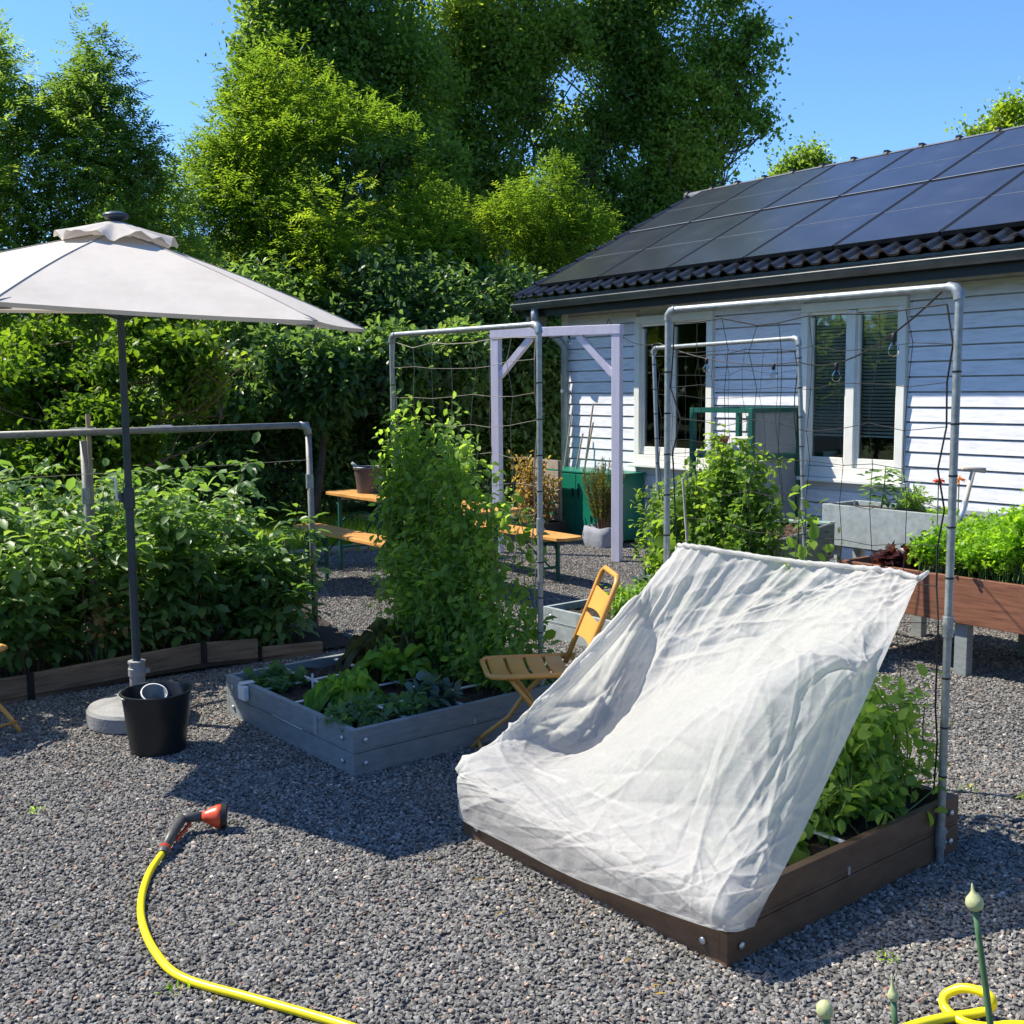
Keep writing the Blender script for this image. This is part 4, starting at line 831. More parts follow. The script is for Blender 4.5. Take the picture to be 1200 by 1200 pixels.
# ------------------------------------------------------------------ beer table, benches, bucket on the table
def trestle(kind, u0, u1, v0, v1, z, label, group=None):
    t = thing(kind, ((u0 + u1) / 2, (v0 + v1) / 2, 0), label, 'table' if 'table' in kind else 'bench', group); m = MB()
    nb = 3 if 'table' in kind else 2; wv = (v1 - v0) / nb
    poly = lambda zz: [(u0 + .05, v0, zz), (u1 - .05, v0, zz), (u1, v0 + .05, zz), (u1, v1 - .05, zz), (u1 - .05, v1, zz), (u0 + .05, v1, zz), (u0, v1 - .05, zz), (u0, v0 + .05, zz)]
    m.prism(poly(z - .027), (0, 0, .027)); m.build('top', MT['beerwood'], t, .003)
    m = MB()
    for uu_ in (u0 + .3, (u0 + u1) / 2, u1 - .3): m.box((uu_, (v0 + v1) / 2, z - .042), (.05, v1 - v0 - .06, .03))
    m.build('batten', MT['crate'], t)
    for uu_, s in ((u0 + .22, 1), (u1 - .30, -1)):
        for vv in (v0 + .045, v1 - .045):
            m = MB(); m.beam((uu_, vv, .0), (uu_, vv, z - .03), .028, .028, up=(1, 0, 0)); m.build('leg', MT['greensteel'], t, .003)
        m = MB(); m.beam((uu_, v0 + .06, z * .30), (uu_, v1 - .06, z * .30), .022, .022); m.beam((uu_, v0 + .06, z - .055), (uu_, v1 - .06, z - .055), .022, .022)
        m.tube(curve_pts((uu_, v0 + .05, z * .62), (uu_, v1 - .05, z * .62), (0, 0, .16), 7), .008, 6); m.build('leg_brace', MT['greensteel'], t)
        m = MB(); m.tube([(uu_, (v0 + v1) / 2, z * .32), (uu_ + s * .42, (v0 + v1) / 2, z - .05)], .008, 6); m.build('folding_stay', MT['greensteel'], t)
    return t
trestle('beer_table', -8.88, -6.56, 4.50, 4.98, .69, 'long orange varnished beer table with the dark bucket on it')
trestle('beer_bench', -8.55, -6.45, 4.02, 4.28, .455, 'orange beer bench on the near side of the long table', 'beer benches')
trestle('beer_bench', -8.65, -6.72, 5.46, 5.72, .40, 'orange beer bench beyond the long table near white arch', 'beer benches')
b_ = G(433, 580, .692) ; b_ = V(433, 580, 4.74)
bc2 = A(b_[0], 4.74, .691); t = thing('bucket', bc2, 'brown grey mortar bucket standing on the long beer table', 'bucket')
mb = MB(); mb.lathe([(.001, .008), (.098, .008), (.105, .0), (.128, .205), (.136, .207), (.136, .222), (.128, .223), (.122, .21), (.1, .015), (.001, .014)], bc2, 40); mb.build('tub', MT['greyplastic'], t, smooth=True, autosmooth=.5)
mb = MB(); c = bc2 + UZ * .225; mb.tube([c + A(math.cos(a) * .132, math.sin(a) * .132, .0) for a in np.linspace(.2, 5.6, 24)], .004, 6); mb.build('wire_handle', MT['galv'], t, smooth=True)
mb = MB(); a = bc2 + UZ * .12 + RT * .02; b = bc2 + UZ * .262 - RT * .15 - fh * 0.0; mb.tube([a, a + (b - a) * .55, a + (b - a) * .6, a + (b - a) * .85, b], [.006, .006, .013, .015, .011], 10); tag(mb.build('trowel', MT['greypale'], None, smooth=True), 'trowel handle sticking out of the bucket on the beer table', 'trowel')

# ------------------------------------------------------------------ white timber arch
pL, pR = G(584, 648), G(723, 658); zt = 2.06; t = thing('garden_arch', (pL + pR) / 2 * A(1, 1, 0), 'lilac white timber arch with corner braces by the cabinet', 'arch')
dx = nrm(pR - pL); dy = A(-dx[1], dx[0], 0); s = .082
rows_ = [(0, pL, pR), ]
def post(p): m = MB(); m.beam(p + UZ * 0, p + UZ * zt, s, s, up=(dx[0], dx[1], 0)); return m.build('post', MT['archwood'], t, .004)
post(pL + dy * .0); post(pR)
m = MB(); m.beam(pL - dx * .045 - dy * .0025 + UZ * (zt + .0425), pR + dx * .045 - dy * .0025 + UZ * (zt + .0425), s + .005, .085); m.build('beam', MT['archwood'], t, .004)
for p, sg_ in ((pL, 1), (pR, -1)):
    m = MB(); m.beam(p + dx * sg_ * (s / 2 - .005) + UZ * (zt - .36), p + dx * sg_ * .38 + UZ * (zt - .002), .058, .062, up=(dy[0], dy[1], 0)); m.build('brace', MT['archwood'], t, .003)

# ------------------------------------------------------------------ green cabinet, potted shrub, crate with dried plant
t = thing('metal_cabinet', (-8.95, 7.6, 0), 'green painted metal cabinet standing against the house wall', 'cabinet')
cu0, cu1, cv0, cv1, cz = -9.46, -8.27, 7.42, 7.845, .70
m = MB(); m.box(((cu0 + cu1) / 2, (cv0 + cv1) / 2, cz / 2 + .02), (cu1 - cu0 - .02, cv1 - cv0 - .02, cz - .03)); m.build('body', MT['cabinet'], t, .004)
m = MB(); m.box(((cu0 + cu1) / 2, (cv0 + cv1) / 2, cz + .012), (cu1 - cu0 + .02, cv1 - cv0 + .01, .022)); m.build('lid', MT['cabinet'], t, .006)
mid_ = (cu0 + cu1) / 2
for a, b in ((cu0 + .012, mid_ - .004), (mid_ + .004, cu1 - .012)):
    m = MB(); m.box(((a + b) / 2, cv0 + .002, cz / 2 + .02), (b - a, .02, cz - .06)); d_ = m.build('door', MT['cabinet'], t, .004); h_ = MB(); x = b - .04 if a < mid_ - .1 else a + .04; h_.box((x, cv0 - .014, .5), (.02, .014, .09)); h_.build('handle', MT['darkmetal'], d_, .003)
bg_ = G(694, 641); bg_[1] += .14; bg_ = A(bg_[0], bg_[1], 0)
t = thing('potted_shrub', bg_, 'spiky olive brown shrub in a pale fabric grow bag before the green cabinet', 'potted plant')
m = MB(); ring = lambda r, z, k: [bg_ + A(r * np.sign(math.cos(a)) * abs(math.cos(a)) ** .55 * (1 + .03 * math.sin(a * 5 + k)), r * .8 * np.sign(math.sin(a)) * abs(math.sin(a)) ** .55 * (1 + .03 * math.sin(a * 7 + k)), z + .008 * math.sin(a * 4 + k)) for a in np.linspace(.4, .4 + 2 * PI, 41)]
m.grid([ring(.19, .0, 0), ring(.20, .06, 1), ring(.195, .13, 2), ring(.185, .20, 3), ring(.175, .20, 3), ring(.16, .16, 3), ring(.001, .165, 3)]); m.build('grow_bag', MT['bag'], t, smooth=True)
rng = np.random.default_rng(31); lv = Leaves(); tb = MB(); E_ = []; Dd = []
for k in range(70):
    a = rng.random() * 6.28; r = .14 * rng.random() ** .6; h_ = .36 + .34 * rng.random() * (1 - r * 2.6) + .05; p0 = bg_ + A(math.cos(a) * r * .5, math.sin(a) * r * .4, .16); p1 = bg_ + A(math.cos(a) * r * 1.7, math.sin(a) * r * 1.4, .16 + h_); tb.tube(curve_pts(p0, p1, (0, 0, .04), 4), [.004, .003, .0025, .0015], 4, False)
    for f in np.linspace(.25, 1, 26): E_.append(p0 + (p1 - p0) * f); Dd.append(nrm(p1 - p0))
E_ = np.array(E_); Dd = np.array(Dd)
for r in range(3): lv.add(E_ + rng.normal(size=E_.shape) * .006, unit(Dd + rand_dirs(len(E_), rng) * 1.0), rand_dirs(len(E_), rng), .035, .006, 'diamond', .5 + .25 * rng.normal(size=len(E_)))
tb.build('twigs', MT['brownstem'], t); lv.build('shrub', LM['rosemary'], t)

ck = G(648, 632); cb = A(-9.05, 7.0, 0); t = thing('planter_box', cb, 'dark planter box with straw coloured dried plant left of the cabinet', 'planter')
m = MB()
for (x, y, sx, sy) in ((0, -.18, .62, .03), (0, .18, .62, .03), (-.295, 0, .03, .33), (.295, 0, .03, .33)): m.box(cb + A(x, y, .11), (sx, sy, .22))
m.build('box', MT['darkmetal'], t, .004); m = MB(); m.box(cb + A(0, 0, .09), (.56, .33, .16)); m.build('soil', MT['soil'], t)
rng = np.random.default_rng(8); lv = Leaves(); tb = MB(); E_ = []; Dd = []
for k in range(26):
    p0 = cb + A(rng.uniform(-.22, .22), rng.uniform(-.1, .1), .15); p1 = p0 + A(rng.normal() * .08, rng.normal() * .08, rng.uniform(.4, .72)); pts = curve_pts(p0, p1, rng.normal(size=3) * .05, 7); tb.tube(pts, .004, 4, False)
    for q in pts[1:]: E_.append(q); Dd.append(rand_dirs(1, rng)[0])
E_ = np.array(E_); Dd = np.array(Dd); twig_leaves(lv, np.repeat(E_, 3, 0), rand_dirs(len(E_) * 3, rng), .10, 3, .055, .026, rng, 'oval', .4)
tb.build('stems', MT['brownstem'], t); lv.build('dried_leaves', LM['dry'], t)
t = thing('wooden_crate', cb + A(-.12, .34, 0), 'weathered wooden crate on end behind the dried plant', 'crate')
c = cb + A(-.12, .36, 0); m = MB()
for k in range(7): m.box(c + A(0, -.10, .10 + k * .115), (.42, .016, .095))
m.build('slats', MT['crate'], t, .002)
for x in (-.20, .20): m = MB(); m.box(c + A(x, -.075, .42), (.035, .03, .82)); m.build('corner_post', MT['crate'], t)
for k, (dx_, lean, h_) in enumerate([(-.30, .05, 1.30), (-.16, .10, 1.10), (-.02, .13, 1.22), (.05, .06, 1.42)]):
    q = cb + A(dx_, .52, 0); m = MB(); m.tube([q, q + A(lean, .2, h_)], [.012, .009], 7); tag(m.build('bamboo_cane', MT['crate']), 'thin wooden cane leaning at the house corner behind dried plant', 'cane', 'canes leaning at the house corner')

# ------------------------------------------------------------------ green shelf
t = thing('garden_shelf', (-6.62, 7.45, 0), 'dark green steel shelf rack with grey panels between the house windows', 'shelf')
su0, su1, sv0, sv1, sh_ = -6.98, -6.30, 7.20, 7.80, 1.40
for x in (su0, su1):
    for y in (sv0, sv1): m = MB(); m.box((x, y, sh_ / 2), (.045, .045, sh_)); m.build('post', MT['greensteel'], t, .003)
for z in (sh_ - .02, .98):
    m = MB()
    for y in (sv0, sv1): m.box(((su0 + su1) / 2, y, z), (su1 - su0 - .046, .035, .04))
    for x in (su0, su1): m.box((x, (sv0 + sv1) / 2, z), (.035, sv1 - sv0 - .046, .04))
    m.build('rail', MT['greensteel'], t)
for z in (.985, .55, .12): m = MB(); m.box(((su0 + su1) / 2, (sv0 + sv1) / 2, z + .028), (su1 - su0 - .05, sv1 - sv0 - .05, .015)); m.build('shelf_board', MT['poly'], t)
m = MB(); m.box(((su0 + su1) / 2 + .07, sv1 + .010, 1.19), (su1 - su0 - .19, .006, .36)); m.build('back_panel', MT['poly'], t)
m = MB(); m.box((su1 - .0, (sv0 + sv1) / 2, 1.19), (.006, sv1 - sv0 - .05, .36)); m.build('side_panel', MT['poly'], t)
m = MB(); m.box((su1 - .0, (sv0 + sv1) / 2, .55), (.006, sv1 - sv0 - .05, .80)); m.build('side_panel', MT['poly'], t)
q = A(-6.80, 7.36, 1.022); m = MB(); m.lathe([(.001, .003), (.05, 0), (.068, .105), (.075, .106), (.075, .128), (.066, .128), (.06, .1), (.001, .1)], q, 24); tag(m.build('flower_pot', MT['terracotta'], smooth=True), 'terracotta pot standing on the green shelf rack', 'pot')
q = A(-6.66, 7.55, 1.022); m = MB(); m.box(q + UZ * .05, (.22, .16, .10)); m.box(q + UZ * .108, (.235, .175, .016)); tag(m.build('storage_tub', MT['whiteplastic'], None, .008), 'white lidded tub standing on the green shelf rack', 'tub')

# ------------------------------------------------------------------ dark green cart, wall planter, hardwood table bed
C1, C0 = G(977, 613, .55), G(904, 637, .55); cd = nrm(C0 - C1); cl = A(cd[1], -cd[0], 0); cl = cl if cl[0] < 0 else -cl
t = thing('planter_cart', (C1 + C0) / 2 * A(1, 1, 0) + cl * .3, 'dark green raised planter with pale mint rim and bare brown soil', 'planter')
Lc, Wc = 1.55, .62; K = lambda a, b, z: A(*(C1 * A(1, 1, 0) + cd * a + cl * b)) + UZ * z
m = MB()
for p, q in (((0, 0), (Lc, 0)), ((Lc, 0), (Lc, Wc)), ((Lc, Wc), (0, Wc)), ((0, Wc), (0, 0))): m.beam(K(*p, .415), K(*q, .415), .016, .26)
m.build('side', MT['cartgreen'], t)
m = MB(); m.beam(K(0, 0, .553), K(Lc, 0, .553), .014, .012); m.beam(K(0, Wc, .553), K(Lc, Wc, .553), .014, .012); m.build('rim', MT['galv'], t)
m = MB(); m.beam(K(.05, -.01, .554), K(.05, Wc + .01, .554), .12, .014); m.build('end_ledge', MT['carttop'], t)
m = MB(); m.grid([[K(.02 + (Lc - .04) * i / 20, .02 + (Wc - .04) * j / 10, .51 + .018 * math.sin(i * 1.9 + j * 1.2) + .012 * math.sin(j * 2.9)) for j in range(11)] for i in range(21)]); m.build('soil', MT['soilred'], t)
for a in (.06, Lc - .06):
    for b in (.04, Wc - .04): m = MB(); m.beam(K(a, b, 0), K(a, b, .29), .05, .05, up=(1, 0, 0)); m.build('leg', MT['greypale'], t)
def tablebed(label, u0, u1, v0, v1, z0, z1, mt_, legm, legs, name='table_planter'):
    t = thing(name, ((u0 + u1) / 2, (v0 + v1) / 2, 0), label, 'planter'); th = .028; m = MB()
    m.box(((u0 + u1) / 2, v0 + th / 2, (z0 + z1) / 2), (u1 - u0, th, z1 - z0)); m.build('front_board', mt_, t, .003)
    m = MB(); m.box(((u0 + u1) / 2, v1 - th / 2, (z0 + z1) / 2), (u1 - u0, th, z1 - z0)); m.build('back_board', mt_, t, .003)
    for u in (u0 + th / 2, u1 - th / 2): m = MB(); m.box((u, (v0 + v1) / 2, (z0 + z1) / 2 - .001), (th, v1 - v0 - 2 * th, z1 - z0 - .002)); m.build('end_board', mt_, t, .003)
    m = MB(); m.box(((u0 + u1) / 2, (v0 + v1) / 2, z0 + .02), (u1 - u0 - 2 * th, v1 - v0 - 2 * th, .03)); m.build('bottom', MT['crate'], t)
    nx = 24; m = MB(); m.grid([[A(u0 + th + (u1 - u0 - 2 * th) * i / nx, v0 + th + (v1 - v0 - 2 * th) * j / 10, z1 - .035 + .008 * math.sin(i * 2.3 + j)) for j in range(11)] for i in range(nx + 1)]); m.build('soil', MT['soil'], t)
    for (u, v) in legs: m = MB(); m.box((u, v, z0 / 2), (.075, .06, z0)); m.build('leg', legm, t, .003)
    return t
tablebed('pale grey planter on legs against the clapboard wall', -5.545, -3.6, 7.18, 7.62, .335, .655, MT['greypale'], MT['greypale'], [(-5.46, 7.25), (-5.46, 7.55), (-5.06, 7.25), (-5.06, 7.55), (-3.7, 7.25), (-3.7, 7.55)])
tablebed('red brown hardwood table planter full of parsley on grey posts', -4.07, -2.2, 5.44, 6.24, .298, .552, MT['redwood'], MT['greywood'], [(-3.295, 5.51), (-2.3, 5.51), (-3.295, 6.17), (-2.3, 6.17), (-4.0, 6.17)])

# ------------------------------------------------------------------ raspberry bed edging, tube frame, stake
ed = [G(-60, 836), G(36, 820), G(238, 782), G(305, 776), G(380, 766)]
for k in range(4):
    a, b = ed[k] + nrm(ed[k + 1] - ed[k]) * .012, ed[k + 1] - nrm(ed[k + 1] - ed[k]) * .012; hh = [.135, .14, .145, .09][k]; a, b = a * A(1, 1, 0), b * A(1, 1, 0)
    m = MB(); pts = 8
    for i in range(pts): pass
    m.beam(a + UZ * hh / 2, b + UZ * (hh / 2 + [.0, .006, -.004, -.012][k]), .032, hh)
    tag(m.build('edging_board', MT['oldboard'], None, .006), ['weathered edging board running out of the left picture edge', 'longest weathered edging board, directly behind the parasol base', 'weathered edging board behind the left corner of the grey bed', 'low weathered edging board at the far end of the raspberry row'][k], 'board', 'boards edging the raspberry row')
for k, q in enumerate([ed[1], ed[2]]):
    m = MB(); q = q * A(1, 1, 0) + A(.022, 0, 0); m.box(q + UZ * .07, (.02, .03, .15)); tag(m.build('edging_stake', MT['darkmetal']), ['dark stake between edging boards left of the parasol base', 'dark stake between edging boards right of the parasol pole'][k], 'stake', 'stakes of the raspberry edging')
f1, f0, fm = G(361, 498, 1.364), G(-60, 512, 1.364), G(97, 506, 1.364)
t = thing('tube_frame', f1 * A(1, 1, 0), 'low galvanised tube frame with wire over the raspberry row', 'frame')
m = MB(); m.tube([f1, f0], .0195, 14); m.build('top_bar', MT['galvold'], t, smooth=True)
for q in (f1, fm, f0):
    m = MB(); m.tube([q * A(1, 1, 0) + RT * .012, q - UZ * .05], .0195, 14); po = m.build('post', MT['galvold'], t, smooth=True); m = MB(); m.tube([q - UZ * .40, q - UZ * .31], .0240, 14); m.build('coupling', MT['galv'], po)
dxx = nrm(f0 - f1); m = MB(); m.tube(bezier_elbow(f1, dxx, -UZ, .06), .0245, 14); m.build('elbow', MT['galv'], t, smooth=True)
for q in (fm, G(188, 503, 1.364)): m = MB(); m.tube([q - dxx * .07, q + dxx * .07], .0240, 14); m.build('coupling', MT['galv'], t)
m = MB(); m.tube([f1 - UZ * .22, f0 - UZ * .23], .0016, 5); m.build('wire', MT['netpale'], t)
sp_ = fm + RT * .02 + fh * .03; m = MB(); m.beam(sp_ * A(1, 1, 0), sp_ * A(1, 1, 0) + UZ * 1.46, .022, .016, up=(1, 0, 0)); tag(m.build('wooden_stake', MT['crate']), 'split wooden stake tied to the low tube frame among raspberries', 'stake')

# ------------------------------------------------------------------ string of bulbs
t = thing('string_light', A(-5, 6, 0), 'black cable with clear bulbs strung from trellis to arch', 'string light')
a0 = D(1108, 338, (A(TR[0], TR[1], 1.87) - CAMP).dot(FW) + .03); key = [a0, D(936, 424, 6.18), D(772, 402, 7.40), V(713, 374, V0 - .03), pR + UZ * (zt + .09) - dx * .25, pL + UZ * (zt - .02) + dx * .25]
pts = []
for i in range(5):
    a, b = key[i], key[i + 1]; n_ = 14; sag_ = [.10, .06, .10, .12, .05][i]
    for f in np.linspace(0, 1, n_)[:-1 if i < 4 else None]: pts.append(a + (b - a) * f - UZ * sag_ * 4 * f * (1 - f))
m = MB(); m.tube(pts, .0035, 6); m.build('cable', MT['cable'], t)
pts = np.array(pts)
for (px, py) in [(1050, 380), (981, 411), (907, 430), (834, 433), (768, 410), (667, 404), (615, 411)]:
    sp2 = np.array([[600 + FPX * (q - CAMP).dot(RT) / (q - CAMP).dot(FW), 0] for q in pts]); q = pts[np.argmin(abs(sp2[:, 0] - px))]
    m = MB(); m.lathe([(.008, 0), (.011, -.006), (.011, -.030), (.008, -.034)], q, 14); s_ = m.build('bulb_socket', MT['cable'], t, smooth=True)
    m = MB(); m.lathe([(.008, -.032), (.010, -.038), (.018, -.050), (.0215, -.063), (.018, -.077), (.010, -.085), (.0005, -.087)], q, 20); m.build('bulb', MT['bulb'], s_, smooth=True)
    

# ------------------------------------------------------------------ kitchen garden plants
def lettuce(name, c, r, h, n, lm, label, seed, group=None, frill=.3, upright=.5, cat='lettuce'):
    rng = np.random.default_rng(seed); c = A(*c); t = thing(name, c, label, cat, group); Vs = []; Fs = []; Ts = []; nb = 0; NI, NJ = 12, 17
    for k in range(n):
        f = k / n; a = k * 2.39996 + rng.normal() * .2; el = (1.25 - upright * .2) * (1 - f) * .9 + .25 + rng.normal() * .1
        el = 1.45 - f * (1.15 - upright * .6) + rng.normal() * .08; L_ = r * (.55 + .6 * f) * (1 + .15 * rng.normal()) * 1.15; Wd = L_ * (.46 + .2 * rng.random())
        d = A(math.cos(a), math.sin(a), 0); s = A(-d[1], d[0], 0); ph = rng.random() * 6
        for i in range(NI):
            x = i / (NI - 1); bend = el - (.9 - upright * .4) * x ** 2 * (.4 + f)
            for j in range(NJ):
                y = (j / (NJ - 1) - .5) * 2; wid = Wd * .5 * (math.sin(PI * min(1, .12 + x * .78)) ** .7 + .12 * frill * math.sin(23 * x + ph) * x)
                rad = L_ * x * math.cos(bend) + .012; zz = h * 0 + L_ * x * math.sin(bend)
                fr = frill * L_ * .13 * (abs(y) ** 2.5 + x ** 4) * math.sin(13 * y + 9 * x + ph) + frill * L_ * .03 * math.sin(19 * x + 3 * ph) * math.sin(7 * y + ph) + .10 * L_ * y * y * (.6 + .4 * x)
                p = c + d * rad + s * (y * wid) + (A(0, 0, 1) * math.cos(bend) - d * math.sin(bend)) * fr + UZ * (zz * h / r)
                Vs.append(p)
        for i in range(NI - 1):
            for j in range(NJ - 1): Fs.append((nb + i * NJ + j, nb + i * NJ + j + 1, nb + (i + 1) * NJ + j + 1, nb + (i + 1) * NJ + j)); Ts.append(min(.95, max(0, .75 - .5 * f + rng.normal() * .02)))
        nb += NI * NJ
    lv = Leaves(); lv.V = [np.array(Vs)]; lv.F4 = [np.array(Fs)]; lv.T4 = [np.array(Ts)]; lv.build('leaves', lm, t)
    m = MB(); m.tube([c - UZ * .02, c + UZ * .04], .012, 8); m.build('stalk', MT['stem'], t); return t
def gp(a, b, z=.165): return GN_ + UR * a + UL * b + UZ * z
lettuce('lettuce', gp(.26, .50), .135, .15, 60, LM['lettuce'], 'bright green loose lettuce at the near edge of the grey bed', 5, None, 1.0, .55)
lettuce('lettuce', gp(.62, .62), .14, .23, 30, LM['lettuce'], 'taller light green lettuce behind the loose one in the grey bed', 6, None, .9, .8)
lettuce('lettuce', gp(.76, .84), .20, .28, 54, LM['oakleaf'], 'big brown tinged lettuce at the far left of the grey bed', 9, None, 1.1, .75)
def low_plant(name, c, r, h, n, lm, label, seed, L_, W_, tpl='oval', cat='plant', group=None, nst=18):
    rng = np.random.default_rng(seed); c = A(*c); t = thing(name, c, label, cat, group); tb = MB(); E_ = []; Dd = []
    for k in range(nst):
        a = rng.random() * 6.28; q = r * rng.random() ** .5; e = c + A(math.cos(a) * q, math.sin(a) * q, h * (1 - .5 * (q / r) ** 2) * (.55 + .5 * rng.random())); pts = curve_pts(c + A(rng.normal() * r * .15, rng.normal() * r * .15, -.01), e, (0, 0, h * .2), 5); tb.tube(pts, .0022, 4, False)
        for p in pts[2:]:
            E_.append(p); Dd.append(nrm(e - c + rng.normal(size=3) * .02))
    E_ = np.array(E_); Dd = np.array(Dd); lv = Leaves(); rep = max(1, n // (len(E_) * 3)); E2 = np.repeat(E_, rep, 0); D2 = unit(np.repeat(Dd, rep, 0) + rng.normal(size=E2.shape) * .5)
    twig_leaves(lv, E2 + rng.normal(size=E2.shape) * r * .10, D2, h * .25, 3, L_, W_, rng, tpl, .3, tint0=np.clip(.5 + .22 * rng.normal(size=len(E2)), 0, .93))
    tb.build('stems', MT['stem'], t); lv.build('leaves', lm, t); return t
low_plant('herb_plant', gp(.14, .17), .13, .10, 330, LM['smalldark'], 'low dark herb in the near corner of the grey bed', 41, .040, .026)
low_plant('herb_plant', gp(.36, .13), .12, .11, 300, LM['smalldark'], 'low dark herb beside the right plank of the grey bed', 42, .045, .028)
low_plant('strawberry_plant', gp(.17, .97), .14, .085, 260, LM['smalldark'], 'small dark leafy plant by the clip box corner of the grey bed', 43, .042, .036, 'round')
low_plant('cabbage_plant', gp(.52, .15), .11, .13, 110, LM['kale'], 'young blue green cabbage plant in the shade beside the peas', 44, .06, .042, 'round')
def plant_tag(c, label, group='white plant tags', h=.06):
    m = MB(); m.prism([c + RT * -.0055 - UZ * .02, c + RT * .0055 - UZ * .02, c + RT * .0055 + UZ * (h - .006), c + RT * .003 + UZ * h, c - RT * .003 + UZ * h, c - RT * .0055 + UZ * (h - .006)], fh * .0012); o = m.build('plant_tag', MT['whiteplastic']); tag(o, label, 'plant tag', group)
plant_tag(gp(.28, .84), 'white plant tag left of the bright loose lettuce'); plant_tag(gp(.50, .27), 'white plant tag between low herbs and blue green cabbage')
plant_tag(BN_ + UR * .30 + UL * .10 + UZ * .16, 'white plant tag at the edge of the white fleece', h=.11)

def pea_vines(name, label, feet, tops, nst, lm, seed, L_=.042, W_=.030, spread=.10, cat='pea vine', per=3, tend=True, flowers=0, group=None):
    """climbing stems from a foot line to a top profile with paired leaves, tendrils and pods"""
    rng = np.random.default_rng(seed); t = thing(name, (np.mean([f[0] for f in feet]), np.mean([f[1] for f in feet]), feet[0][2]), label, cat, group); tb = MB(); E_ = []; Dd = []; fe = np.array(feet, float); to = np.array(tops, float); td = MB()
    xs = np.linspace(0, 1, len(fe)); xt = np.linspace(0, 1, len(to))
    for k in range(nst):
        a = rng.random(); f = A(*[np.interp(a, xs, fe[:, i]) for i in range(3)]) + A(rng.normal() * spread * .6, rng.normal() * spread * .6, 0); tp = A(*[np.interp(a, xt, to[:, i]) for i in range(3)]); hh = (.35 + .65 * rng.random() ** .55) * (tp[2] - f[2])
        e = A(tp[0], tp[1], f[2] + hh) + A(rng.normal() * spread, rng.normal() * spread, 0); n_ = max(5, int(hh / .055)); wob = rng.normal(size=3) * .06
        pts = [f + (e - f) * q + A(math.sin(q * 6 + k) * .02 + wob[0] * math.sin(PI * q), math.cos(q * 5 + k * 2) * .02 + wob[1] * math.sin(PI * q), 0) for q in np.linspace(0, 1, n_)]
        tb.tube(pts, .0024, 4, False)
        for i, p in enumerate(pts[1:]):
            E_.append(p); Dd.append(nrm(pts[i + 1] - pts[i]))
        if tend:
            for _ in range(max(1, n_ // 5)):
                p = pts[rng.integers(1, n_)]; d = rand_dirs(1, rng, .5)[0]; td.tube([p, p + d * .05, p + d * .09 + UZ * .02, p + d * .10 - UZ * .01 + rng.normal(size=3) * .01], .0009, 3, False)
    E_ = np.array(E_); Dd = np.array(Dd); lv = Leaves(); tint = np.clip(.48 + .2 * vnoise(E_, 3, seed) + .15 * rng.normal(size=len(E_)), 0, .95)
    for r in range(per):
        out = unit(rand_dirs(len(E_), rng, .1) * A(1, 1, .5)); st = .035 + .05 * rng.random(len(E_)); P = E_ + out * st[:, None] + UZ * .01
        twig_leaves(lv, P, unit(out + A(0, 0, .2) + Dd * .3), .045, 3, L_, W_, rng, 'oval', .3, tint0=tint)
    tb.build('stems', MT['stem'], t); lv.build('leaves', lm, t)
    if tend: td.build('tendrils', MT['stem'], t)
    if flowers:
        fl = Leaves(); idx = rng.integers(0, len(E_), flowers); idx = idx[(np.abs(E_[idx] - np.median(E_, 0))[:, :2].max(1) < .42) & (E_[idx][:, 2] < 1.3)]; flowers = len(idx); fl.add(E_[idx] + rand_dirs(flowers, rng) * .05, rand_dirs(flowers, rng, .3), rand_dirs(flowers, rng), .028, .03, 'round'); fl.build('flowers', MT['whiteplastic'], t)
    return t
dN = gR - gL; gl0, gr0 = gL * A(1, 1, 0), gR * A(1, 1, 0); Lg = lambda a, off=0: gl0 + (gr0 - gl0) * a - UR * off
pea_vines('pea_vine', 'tall pea vines filling the left half of the front trellis', [tuple(Lg(.14, .02) + UZ * .15), tuple(Lg(.52, .02) + UZ * .15)], [tuple(Lg(.0, .01) + UZ * 1.36), tuple(Lg(.08) + UZ * 1.58), tuple(Lg(.24) + UZ * 1.57), tuple(Lg(.42) + UZ * 1.46), tuple(Lg(.60) + UZ * 1.34), tuple(Lg(.72) + UZ * 1.08)], 105, LM['pea'], 51, spread=.045, per=2, flowers=16)
pea_vines('pea_vine', 'lower bushy pea vines leaning out of the front grey bed', [tuple(Lg(.35, .10) + UZ * .15), tuple(Lg(.95, .10) + UZ * .15)], [tuple(Lg(.26, .12) + UZ * .80), tuple(Lg(.5, .15) + UZ * .80), tuple(Lg(.82, .10) + UZ * .66), tuple(Lg(.98, .06) + UZ * .46)], 85, LM['pea'], 52, spread=.075, per=2)
pea_vines('bean_plant', 'single thin bean shoot climbing the front trellis net', [tuple(Lg(.84, .0) + UZ * .15), tuple(Lg(.86, .0) + UZ * .15)], [tuple(Lg(.84) + UZ * 1.15), tuple(Lg(.86) + UZ * 1.1)], 3, LM['pea2'], 53, .06, .045, spread=.012, per=1, cat='bean plant')
